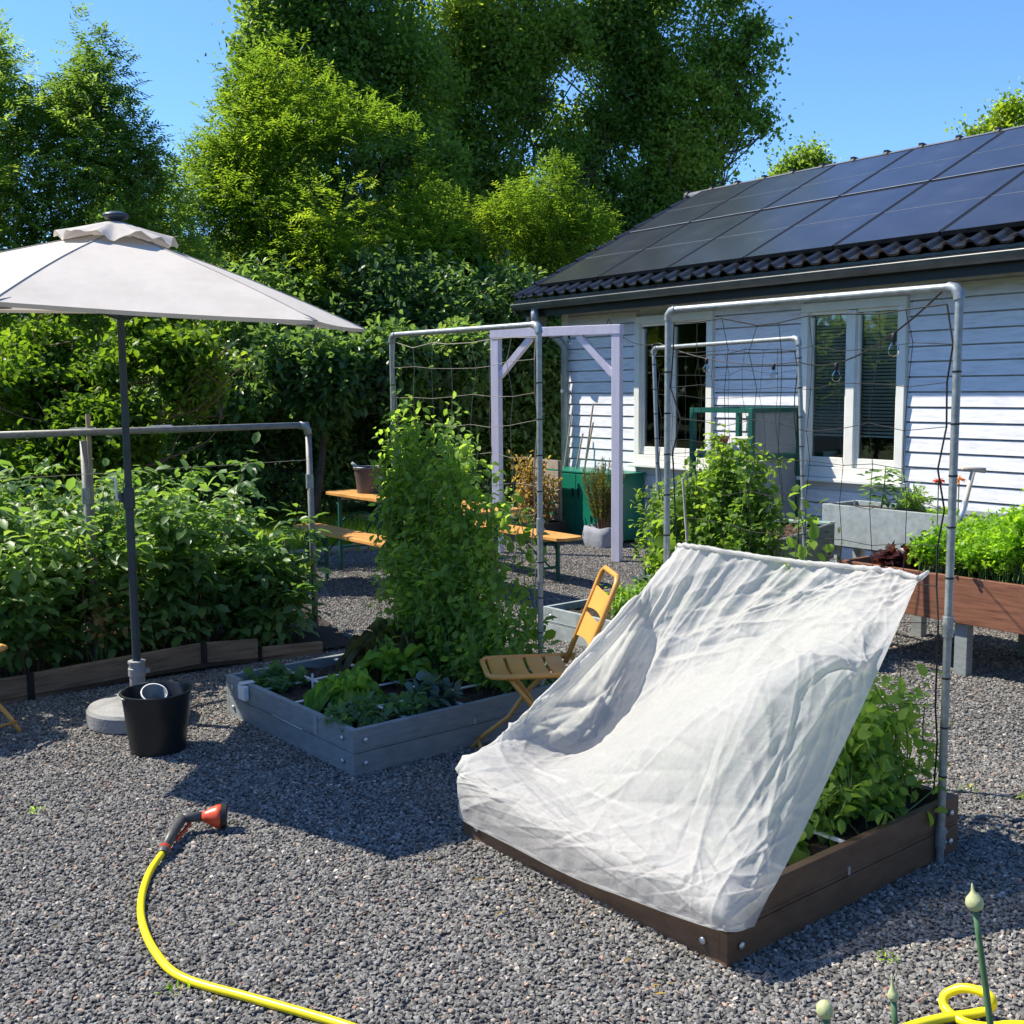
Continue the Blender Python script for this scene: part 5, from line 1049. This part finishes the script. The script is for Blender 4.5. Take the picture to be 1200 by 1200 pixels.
# rear bed
rr0, rr1 = r0b * A(1, 1, 0), r1b * A(1, 1, 0); Lr = lambda a, off=0: rr0 + (rr1 - rr0) * a - UR * off
pea_vines('pea_vine', 'sunlit pea vines on the rear trellis before the green shelf', [tuple(Lr(.05, .05) + UZ * .15), tuple(Lr(.66, .05) + UZ * .15)], [tuple(Lr(-.02, .06) + UZ * .92), tuple(Lr(.2, .05) + UZ * 1.0), tuple(Lr(.38) + UZ * 1.12), tuple(Lr(.52) + UZ * 1.32), tuple(Lr(.66) + UZ * 1.20), tuple(Lr(.74) + UZ * .85)], 130, LM['pea2'], 54, spread=.07, per=3)
pea_vines('cucumber_plant', 'broad leaved climber beside the left post of the rear trellis', [tuple(D(786, 660, 7.1) * A(1, 1, 0) + UZ * .15), tuple(D(800, 660, 7.0) * A(1, 1, 0) + UZ * .15)], [tuple(D(790, 560, 7.1)), tuple(D(815, 550, 7.0))], 7, LM['pea2'], 55, .11, .10, spread=.05, per=1, tend=False, cat='climbing plant')
pea_vines('bean_plant', 'two thin bean shoots climbing the nearest trellis net', [(-2.86, 3.2, .15), (-2.50, 3.2, .15)], [(-2.80, 3.2, 1.35), (-2.50, 3.2, 1.2)], 3, LM['pea2'], 56, .05, .036, spread=.01, per=1, cat='bean plant')
m = MB(); q = D(806, 640, 6.7); m.tube([D(812, 655, 6.7) * A(1, 1, 0) + UZ * .15, D(800, 560, 6.6)], .008, 7); tag(m.build('bamboo_cane', MT['ash']), 'pale bamboo cane in the rear bed left of the pea vines', 'cane')
# kale and basil in the rear grey bed
rng = np.random.default_rng(77)
def kale(c, r, h, n, label, seed):
    rng = np.random.default_rng(seed); c = A(*c); t = thing('kale_plant', c, label, 'kale', 'kale in the rear bed'); lv = Leaves(); tb = MB()
    for k in range(n):
        a = k * 2.4; f = .35 + .65 * k / n; d = A(math.cos(a), math.sin(a), 0); e = c + d * r * f + UZ * h * (1.1 - .5 * f); tb.tube(curve_pts(c, e, (0, 0, h * .3), 5), .006, 5, False)
        nn = 34; q = rng.random(nn); s_ = A(-d[1], d[0], 0); P = c + (e - c)[None] * (.35 + .65 * q)[:, None] + UZ * (h * .25 * np.sin(PI * q))[:, None] + s_[None] * (rng.normal(size=nn) * r * .20)[:, None] + rng.normal(size=(nn, 3)) * .012
        lv.add(P, unit(d[None] + rng.normal(size=(nn, 3)) * .8), unit(A(0, 0, 1)[None] + rng.normal(size=(nn, 3)) * .8), .05, .05, 'lobed')
    tb.build('stalks', MT['scape'], t); lv.build('leaves', LM['kale'], t)
kale(RN_ + UR * .90 + UL * .98 + UZ * .16, .26, .22, 14, 'blue green kale nearest the white arch post', 81)
kale(RN_ + UR * 1.0 + UL * .45 + UZ * .16, .26, .27, 14, 'blue green kale under the nearest trellis left post', 82)
low_plant('basil_plant', RN_ + UR * .42 + UL * .82 + UZ * .16, .26, .20, 2400, LM['basil'], 'bushy small leaved herb behind the ochre chair back', 83, .035, .024, nst=60, cat='herb')
low_plant('basil_plant', RN_ + UR * .40 + UL * .34 + UZ * .16, .26, .20, 2000, LM['basil'], 'bushy small leaved herb half behind the white fleece', 84, .035, .024, nst=60, cat='herb')
# brown bed
pea_vines('pea_vine', 'low pea plants growing out from under the white fleece', [tuple(BN_ + UR * .55 + UL * .20 + UZ * .15), tuple(BN_ + UR * 1.05 + UL * .18 + UZ * .15)], [tuple(BN_ + UR * .52 + UL * .22 + UZ * .30), tuple(BN_ + UR * .78 + UL * .18 + UZ * .58), tuple(BN_ + UR * .95 + UL * .22 + UZ * .62), tuple(BN_ + UR * 1.10 + UL * .22 + UZ * .50)], 62, LM['pea'], 57, .044, .032, spread=.08, per=2)
low_plant('courgette_plant', BN_ + UR * .96 + UL * .38 + UZ * .16, .22, .40, 60, LM['pea'], 'large leaved plant behind the peas in the brown bed', 58, .16, .15, 'lobed', nst=9)
low_plant('radish_plant', BN_ + UR * .26 + UL * .21 + UZ * .15, .08, .09, 50, LM['herbs'], 'small seedlings by the fleece edge in the brown bed', 59, .06, .034, nst=7)
low_plant('lettuce_seedling', BN_ + UR * .46 + UL * .19 + UZ * .15, .07, .10, 36, LM['roundshrub'], 'yellowish young leaves beside the white strip in the brown bed', 60, .07, .05, 'round', nst=6)
low_plant('cabbage_plant', BN_ + UR * .35 + UL * .9 + UZ * .13, .13, .05, 160, LM['pea'], 'green plant pushing up under the left of the fleece', 61, .05, .035, nst=14)
low_plant('cabbage_plant', BN_ + UR * .72 + UL * .62 + UZ * .15, .20, .16, 200, LM['pea'], 'green plant showing through the middle of the fleece', 62, .09, .06, nst=14)
# table bed: parsley, celery, red lettuce, tall beet-like plant
def herb_mass(name, label, u0, u1, v0, v1, z0, hs, n, lm, seed, L_, W_, cat='herb'):
    rng = np.random.default_rng(seed); t = thing(name, ((u0 + u1) / 2, (v0 + v1) / 2, z0), label, cat); N = n; P0 = np.stack([u0 + (u1 - u0) * rng.random(N), v0 + (v1 - v0) * rng.random(N), np.full(N, z0)], 1)
    h = hs * (.55 + .5 * rng.random(N)) * (1 + .25 * vnoise(P0, 2.2, seed)); E_ = P0 + rng.normal(size=(N, 3)) * A(.035, .045, 0) ; E_[:, 2] = z0 + h; tb = MB()
    for a, b in zip(P0[:N // 3], E_[:N // 3]): tb.tube(curve_pts(a, b, (0, 0, 0), 3), .0018, 3, False)
    lv = Leaves(); 
    for q in (1.0, .86, .7):
        P = P0 + (E_ - P0) * q + rng.normal(size=(N, 3)) * .02; twig_leaves(lv, P, rand_dirs(N, rng, .9), .035, 4, L_, W_, rng, 'lobed', .25, tint0=np.clip(.5 + .2 * vnoise(P, 4, seed + 1) + .18 * rng.normal(size=N), 0, .95))
    tb.build('stems', MT['stem'], t); lv.build('leaves', lm, t); return t
herb_mass('parsley', 'sunlit curly parsley mass left of and behind the nearest post', -3.62, -3.02, 5.50, 6.15, .52, .27, 1700, LM['herbs'], 91, .023, .021)
herb_mass('celery', 'taller lime green celery leaves at the right picture edge', -3.04, -2.35, 5.50, 6.15, .52, .37, 1900, LM['herbs'], 92, .028, .025)
low_plant('red_lettuce', A(-3.74, 5.62, .53), .16, .12, 700, LM['redlettuce'], 'dark red leaf lettuce left of the parsley', 93, .055, .045, 'lobed', cat='lettuce', nst=40)
pea_vines('sunflower_plant', 'broad leaved tall plant rising at the right picture edge', [(-2.93, 5.98, .52), (-2.85, 6.0, .52)], [(-2.90, 5.98, 1.24), (-2.80, 6.0, 1.15)], 5, LM['pea2'], 94, .13, .10, spread=.05, per=1, tend=False, cat='plant')
low_plant('bean_seedlings', A(-3.25, 6.4, .66), .22, .25, 70, LM['pea2'], 'broad leaved plants behind the parsley near the fork handle', 95, .11, .09, 'round', nst=10)
low_plant('courgette_plant', D(972, 668, 6.3) * A(1, 1, 0) + UZ * .2, .18, .24, 26, LM['pea2'], 'grey green leaves between rear trellis post and red lettuce', 96, .13, .10, 'lobed', nst=8)
low_plant('low_shrub', D(945, 600, 8.2) * A(1, 1, 0), .3, .62, 500, LM['rosemary'], 'brownish shrub behind the cart near the house wall', 97, .05, .03, nst=30)
# wall planter
def tomato(c, h, label, seed, lm, L_, n):
    rng = np.random.default_rng(seed); c = A(*c); t = thing('tomato_plant', c, label, 'tomato plant'); m = MB(); pts = curve_pts(c, c + A(.03, 0, h), (.02, 0, 0), 8); m.tube(pts, [.007 - .0005 * i for i in range(8)], 6); m.build('stem', MT['stem'], t)
    P = []; Dd = []
    for k in range(n): f = .2 + .8 * k / n; p = c + A(.03 * f, 0, h * f); a = k * 2.4; d = A(math.cos(a), math.sin(a), .35); P.append(p); Dd.append(nrm(d))
    lv = Leaves(); pinnate(lv, np.array(P), np.array(Dd), L_, L_ * .6, rng, 3, .15, droop=.6); lv.build('leaves', lm, t)
tomato((-5.16, 7.40, .62), .34, 'young tomato plant in the pale grey wall planter', 98, LM['smalldark'], .10, 14)
low_plant('marigold', A(-4.86, 7.40, .63), .13, .23, 420, LM['basil'], 'feathery marigold plant right of the tomato in the wall planter', 99, .05, .014, 'diamond', cat='flower', nst=22)
low_plant('seedlings', A(-4.62, 7.40, .62), .14, .05, 120, LM['herbs'], 'low yellow green seedlings at the right of the wall planter', 100, .03, .024, 'round')
for k, (u, lab) in enumerate([(-5.33, 'white plant tag left of the young tomato in the wall planter'), (-5.0, 'white plant tag between tomato and marigold in the wall planter'), (-4.60, 'white plant tag right of the marigold in the wall planter')]): plant_tag(A(u, 7.30, .63), lab, h=.075)
# calendula flowers and fork handle behind the post
for k, (px, py, mt_, lab) in enumerate([(1124, 562, 'petal', 'orange marigold flower right of the nearest post'), (1100, 563, 'petalred', 'coral flower just left of the nearest post')]):
    c = D(px, py, 7.6); t = thing('flower', c * A(1, 1, 0) + UZ * .6, lab, 'flower'); m = MB(); m.tube([c * A(1, 1, 0) + UZ * .6, c], .004, 6); m.build('stem', MT['stem'], t); lv = Leaves(); rng = np.random.default_rng(k); n_ = 34
    d = unit(rand_dirs(n_, rng) * A(1, 1, .35)); lv.add(np.repeat(c[None], n_, 0) + d * .004, d, np.repeat(A(0, 0, 1)[None], n_, 0) + rng.normal(size=(n_, 3)) * .2, .042, .018, 'oval'); lv.build('petals', MT[mt_], t)
c = D(1141, 550, 7.3); lo = D(1128, 600, 7.3); t = thing('garden_fork', lo * A(1, 1, 0), 'garden fork with pale T shaped wooden handle behind the parsley', 'garden fork')
m = MB(); ft_ = lo + (lo - c) * 2.0; m.tube([c, lo, ft_], [.016, .018, .018], 10); m.build('shaft', MT['ash'], t, smooth=True); m = MB(); m.tube([c - RT * .075 + UZ * .006, c, c + RT * .075 - UZ * .008], [.019, .018, .019], 10); m.build('grip', MT['ash'], t, smooth=True)
m = MB(); m.tube([lo - (lo - c) * .25, lo + (lo - c) * .4], .0215, 10); m.build('socket', MT['steel'], t, smooth=True)
for s in (-.075, -.025, .025, .075): m = MB(); m.tube([ft_ + RT * s * .4, ft_ + RT * s - UZ * .05, (ft_ + RT * s) * A(1, 1, 0) + UZ * .01], .006, 6); m.build('tine', MT['steel'], t)

# ------------------------------------------------------------------ raspberry row
def raspberry(c, r, h, n, label, seed, group='raspberry bushes along the edging', ncane=16):
    rng = np.random.default_rng(seed); c = A(*c); t = thing('raspberry_bush', c, label, 'raspberry bush', group); tb = MB(); E_ = []; Dd = []
    for k in range(ncane):
        a = rng.random() * 6.28; q = r * rng.random() ** .5; b0 = c + A(math.cos(a) * q * .6, math.sin(a) * q * .6, 0); hh = h * (.55 + .5 * rng.random()); e = b0 + A(math.cos(a) * q * .8 + rng.normal() * .1, math.sin(a) * q * .8 + rng.normal() * .1, hh); pts = curve_pts(b0, e, (0, 0, .12), 9); tb.tube(pts, [.006 - .0005 * i for i in range(9)], 5, False)
        for i in range(2, 9):
            for _ in range(max(1, int(n / ncane / 7))):
                d = rand_dirs(1, rng, .1)[0] * A(1, 1, .6); E_.append(pts[i] + nrm(d) * (.10 + .12 * rng.random()) * (1.15 - .06 * i)); Dd.append(nrm(d + A(0, 0, .25)))
    E_ = np.array(E_); Dd = np.array(Dd); N = len(E_); lv = Leaves(); tint = np.clip(.45 + .22 * vnoise(E_, 3, seed) + .18 * rng.normal(size=N), 0, .96); side = unit(np.cross(Dd, A(0, 0, 1) + rng.normal(size=(N, 3)) * .2))
    for k, (f, s) in enumerate([(0, 0), (-.05, 1), (-.05, -1), (-.11, .95), (-.11, -.95)]):
        d = unit(Dd * (1 if k == 0 else .55) + side * s * .85 + A(0, 0, -.32) + rng.normal(size=(N, 3)) * .12); l = (.088 if k == 0 else .072) * (.65 + .6 * rng.random(N)); keep = rng.random(N) < (1 if k < 3 else .6)
        lv.add((E_ + Dd * f)[keep], d[keep], (A(0, 0, 1) + Dd * .4 + rng.normal(size=(N, 3)) * .35)[keep], l[keep], (l * .60)[keep], 'oval', (tint * .85 + .15 * rng.random(N))[keep])
    tb.build('canes', MT['brownstem'], t); lv.build('leaves', LM['rasp'], t); return t
bushes = [((-6.35, .95), .42, 1.22, 'raspberry bush at the left picture edge'), ((-6.42, 1.36), .42, 1.18, 'raspberry bush directly left of the parasol pole'), ((-6.48, 1.76), .42, 1.08, 'raspberry bush right behind the parasol pole'), ((-6.50, 2.15), .42, 1.14, 'tallest raspberry bush, between parasol pole and tube frame post'), ((-6.45, 2.50), .36, 1.02, 'raspberry bush behind the low far edging board'), ((-6.42, 2.80), .26, .66, 'last low raspberry bush under the tube frame post'), ((-7.05, 1.2), .45, 1.12, 'rear raspberry bush behind the left end of the row'), ((-7.1, 1.9), .45, 1.08, 'rear raspberry bush behind the middle of the row'), ((-7.05, 2.5), .38, .95, 'rear raspberry bush behind the far end of the row')]
for k, ((u, v), r, h, lab) in enumerate(bushes): raspberry((u, v, 0), r, h, 560 if k < 6 else 420, lab, 200 + k)
rng = np.random.default_rng(5)
c = D(105, 690, 6.2); c[2] = 0; low_plant('dried_cane', A(c[0] + .08, c[1], .1), .22, .5, 160, LM['dry'], 'tan withered raspberry shoot low in the row left of the pole', 215, .06, .035, cat='raspberry shoot', nst=12)
sheet('bed_soil', [(-5.96, .6), (-5.96, 2.0), (-5.93, 3.2), (-7.6, 3.6), (-7.6, .4)], .03, MT['soil'])

# ------------------------------------------------------------------ shrubs, hedge and trees
def cl(px, py, dep, rpx, rpy=None, rd=None):
    p = D(px, py, dep); r = rpx * dep / FPX; return list(p) + [rd * dep / FPX if rd else r, r, (rpy or rpx) * dep / FPX]
def base_at(px, dep, dx=0): p = D(px, 455, dep); return A(p[0], p[1], 0)
rs = np.random.default_rng(3)
def spread(center, r, n, cr, seed): return auto_clumps(center[:3], r, n, np.random.default_rng(seed), cr)
# shrub with rounded leaves behind the tube frame
c1 = [cl(40, 470, 9.2, 75), cl(130, 455, 9.2, 80), cl(205, 440, 9.0, 60), cl(85, 400, 9.4, 75), cl(180, 395, 9.3, 60), cl(0, 430, 9.3, 80), cl(130, 520, 9.0, 70), cl(30, 540, 9.0, 70), cl(232, 415, 9.0, 40), cl(-60, 480, 9.3, 80), cl(255, 435, 8.9, 18), cl(272, 452, 8.8, 13), cl(284, 428, 8.8, 9), cl(262, 475, 8.9, 14), cl(268, 405, 8.9, 12)]
tree('dogwood_shrub', 'round leaved light green shrub between parasol canopy and tube frame', base_at(110, 9.2), subc(c1, 4, .5, 9), 8000, 6, .062, .044, LM['roundshrub'], .05, 301, tpl='oval', cat='shrub', limbs=c1, nsub=4, gap=-.35, tl=.3, freq=2.0, sub=.006, fork=.15, barkm='brownstem')
# arching sprays of that shrub reach right
hd = [( [cl(250, 560, 14.2, 95, 60), cl(330, 545, 14.2, 95, 70), cl(260, 470, 14.4, 90, 70), cl(340, 450, 14.4, 95, 80), cl(200, 500, 14.2, 80), cl(300, 390, 14.5, 90)], 'dark holly hedge shrub behind the far end of the raspberry row', 280),
      ( [cl(430, 545, 15, 90, 55), cl(500, 530, 15, 80, 70), cl(420, 450, 15.2, 90, 85), cl(510, 430, 15.2, 85), cl(450, 370, 15.2, 90), cl(520, 380, 15.2, 80)], 'dark holly hedge shrub behind the front trellis', 450),
      ( [cl(590, 540, 15.6, 75), cl(640, 520, 15.6, 60, 80), cl(580, 450, 15.6, 80), cl(645, 430, 15.6, 65), cl(600, 380, 15.6, 75), cl(690, 480, 16, 60, 90)], 'dark holly hedge shrub beside the house corner', 610)]
for k, (c_, lab, px) in enumerate(hd): tree('hedge_shrub', lab, base_at(px, [14.2, 15, 15.6][k]), c_, 5200, 5, .10, .06, LM['darkhedge'], .12, 310 + k, 'dark hedge shrubs', 'oval', 'hedge shrub', gap=-.9, tl=.3, freq=1.2, fork=.1, shell=.45)
# left rowan
c2 = [cl(40, 190, 11, 95), cl(110, 170, 11, 70), cl(60, 100, 11, 65), cl(130, 235, 11, 65), cl(0, 120, 11.2, 80), cl(-70, 180, 11.2, 100), cl(30, 290, 11, 90), cl(130, 310, 11, 60), cl(75, 45, 11, 32), cl(20, 55, 11, 40), cl(120, 95, 11, 38), cl(-40, 320, 11, 100), cl(155, 175, 11, 34), cl(60, 350, 11, 70), cl(150, 280, 11.2, 50), cl(70, 15, 11, 16), cl(120, 55, 11, 14), cl(25, 20, 11, 16), cl(185, 235, 11.4, 42), cl(195, 300, 11.4, 50), cl(172, 205, 11.4, 30), cl(215, 340, 11.6, 50)]
tree('rowan_tree', 'feathery leaved tree at the upper left behind the parasol', base_at(60, 11), c2 + subc(c2, 3, .5, 1), 9000, 5, .072, .026, LM['ash'], .06, 320, kind='pinnate', npair=5, rl=.2, gap=-.7, freq=1.7, sub=.004, fork=.2, shell=.3, nsub=10, limbs=c2[:8])
# mid ash and its neighbours
c3 = [cl(300, 180, 16.12, 75), cl(250, 230, 16.12, 60), cl(370, 190, 16.12, 80), cl(440, 200, 16.12, 70), cl(330, 110, 16.37, 60), cl(270, 300, 16.12, 75), cl(350, 280, 16.12, 80), cl(430, 290, 16.12, 80), cl(480, 240, 16.12, 50), cl(300, 370, 16.12, 70), cl(400, 370, 16.12, 75), cl(290, 130, 16.37, 38), cl(410, 150, 16.12, 50), cl(480, 330, 16.37, 60), cl(228, 240, 15.4, 38), cl(225, 280, 16.12, 40), cl(215, 350, 16.12, 50), cl(240, 390, 15.62, 60), cl(330, 400, 15.38, 65), cl(430, 400, 15.62, 65), cl(280, 240, 15.38, 50), cl(390, 260, 15.25, 60), cl(500, 290, 15.87, 45), cl(350, 330, 15.13, 60)]
tree('ash_tree', 'sunlit yellow green ash tree right of the parasol top', base_at(350, 16.4), c3 + subc(c3, 4, .5, 2), 15000, 5, .095, .034, LM['bright'], .08, 330, kind='pinnate', npair=4, rl=.22, gap=-.5, freq=1.5, sub=.005, fork=.2, shell=.5, nsub=10, limbs=c3)
c4 = [cl(620, 250, 16.87, 62), cl(670, 275, 16.87, 48), cl(580, 300, 16.87, 55), cl(640, 330, 16.87, 62), cl(600, 370, 16.87, 55), cl(560, 260, 16.87, 36), cl(645, 215, 16.87, 30), cl(690, 300, 16.87, 36), cl(600, 225, 16.87, 34), cl(655, 370, 16.87, 42)]
tree('ash_tree', 'small bright ash tree beside the left end of the roof', base_at(620, 16.9), c4 + subc(c4, 4, .55, 3), 5600, 5, .080, .028, LM['bright'], .09, 331, kind='pinnate', npair=4, rl=.24, gap=-.45, freq=1.7, sub=.006, fork=.2, shell=.4, nsub=10, limbs=c4)
c4b = [cl(520, 300, 16.19, 45), cl(540, 340, 16.19, 50), cl(490, 370, 16.19, 50), cl(515, 390, 16.19, 50)]
tree('hazel_shrub', 'mid green broad leaved shrub between the two bright ash trees', base_at(515, 16.2), c4b, 2200, 5, .10, .075, LM['roundshrub'], .06, 332, tpl='round', cat='shrub', gap=-.6, freq=1.6, fork=.15)
c4d = [cl(215, 420, 13.2, 50), cl(290, 430, 13, 60), cl(380, 440, 13.2, 60), cl(460, 430, 13.6, 55), cl(540, 420, 14, 45)]
tree('laurel_shrub', 'dim broad leaved shrub mass under the yellow green ash', base_at(360, 13.2), c4d, 3600, 5, .11, .07, LM['darkhedge'], .07, 333, tpl='oval', cat='shrub', gap=-.7, freq=1.3, fork=.15)
# tall trees behind
def big(label, base, blobs, n, seed, lm='oak', tr=.2, **kw): tree('oak_tree', label, base, blobs + subc(blobs, kw.get('k', 5), kw.get('sh', .5), seed, .65), int(n * 3.4), 6, .105, .07, LM[lm], tr, seed, 'tall trees behind the garden', 'diamond', gap=kw.get('gap', -.5), freq=kw.get('freq', .9), tl=.6, nsub=kw.get('nsub', 14), shell=.45, limbs=blobs, fork=kw.get('fork', .3), sub=.018)
b1 = [cl(350, 40, 20, 75), cl(430, 20, 20, 85), cl(390, 110, 20, 75), cl(480, 110, 20.5, 75), cl(330, -60, 20, 80), cl(440, -80, 20, 90), cl(310, 70, 20, 45), cl(350, 150, 20.5, 60), cl(450, 190, 20.5, 75), cl(400, 240, 20.5, 70), cl(320, 130, 20.5, 50), cl(350, 230, 20, 70), cl(450, 280, 20, 80), cl(500, 200, 20, 60), cl(380, 320, 20, 80), cl(290, 200, 20, 60)]
big('tall leafy tree rising above the yellow green ash', base_at(410, 20), b1, 6000, 340)
b2 = [cl(520, 40, 22, 75), cl(600, 20, 22, 75), cl(560, 120, 22, 75), cl(640, 110, 22, 65), cl(540, -70, 22, 85), cl(630, -70, 22, 80), cl(510, 180, 22, 65), cl(590, 200, 22, 65), cl(540, 260, 22, 65), cl(660, 190, 22, 50), cl(600, 270, 22, 70), cl(500, 250, 22, 70), cl(560, 330, 22, 80), cl(640, 300, 22, 70), cl(650, 60, 22, 55), cl(590, 70, 22, 60)]
big('tall tree with sky gaps in the middle of the back row', base_at(575, 22), b2, 5600, 341, gap=-.5)
b3 = [cl(700, 30, 23, 70), cl(770, 40, 23, 70), cl(720, 120, 23, 60), cl(790, 120, 23, 60), cl(840, 60, 23, 50), cl(850, 130, 23, 42), cl(760, -50, 23, 80), cl(840, -30, 23, 60), cl(880, 125, 23, 34), cl(760, 190, 23, 50), cl(700, 190, 23, 45), cl(830, 190, 23, 40), cl(865, 195, 23, 30), cl(885, 30, 23, 22), cl(720, 260, 23.5, 50), cl(800, 225, 23, 35), cl(900, 140, 23, 18), cl(680, 250, 23.5, 45), cl(740, 240, 23, 60), cl(690, 310, 23, 60), cl(790, 170, 23, 45), cl(830, 240, 23, 34), cl(770, 280, 23, 50), cl(660, 130, 23, 50), cl(750, 90, 23, 50), cl(885, 90, 23, 22), cl(905, 55, 23, 14), cl(870, 165, 23, 26), cl(668, 40, 22.5, 42), cl(672, 110, 22.5, 42), cl(665, 180, 22.5, 45), cl(680, 230, 22.5, 45), cl(800, 200, 23, 40), cl(850, 215, 23, 30)]
big('rightmost tall oak overhanging the left end of the roof', base_at(745, 23), b3, 6200, 342, gap=-.55, freq=1.3, nsub=9)
b4 = [cl(945, 185, 27, 24), cl(925, 200, 27, 20), cl(950, 215, 27, 34), cl(915, 215, 27, 22), cl(960, 200, 27, 20), cl(940, 250, 27, 40)]
big('small tree top showing above the roof ridge', base_at(942, 27), b4, 620, 343, nsub=3, tr=.14)
b5 = [cl(1180, 140, 24, 26), cl(1155, 155, 24, 18), cl(1190, 125, 24, 14), cl(1140, 160, 24, 12), cl(1175, 190, 24, 40)]
big('wispy tree top at the right end of the ridge', base_at(1175, 24), b5, 300, 344, 'bright', nsub=3, tr=.12)
b6 = [cl(240, 90, 17, 0.1), ]
# woods far behind close the view
wd = Leaves(); rng = np.random.default_rng(400); n = 110000; n0 = 60000
ang = rng.uniform(math.radians(134), math.radians(192), n); ang[n0:] = rng.uniform(math.radians(192), math.radians(494), n - n0); R_ = rng.uniform(28, 34, n); hz = rng.random(n) ** .8 * (5.0 + 1.2 * np.sin(ang * 23) + .9 * np.sin(ang * 51 + 1)); P = np.stack([np.cos(ang) * R_, np.sin(ang) * R_, hz], 1)
wd.add(P, rand_dirs(n, rng, .2), rand_dirs(n, rng, .8), np.where(np.arange(n) < n0, .34, .75), .3, 'diamond', np.clip(.35 + .25 * vnoise(P, .8, 9), 0, .95)); wo = wd.build('distant_wood', LM['oak']); tag(wo, 'far belt of woodland closing the view behind the garden', 'woodland', kind='stuff')
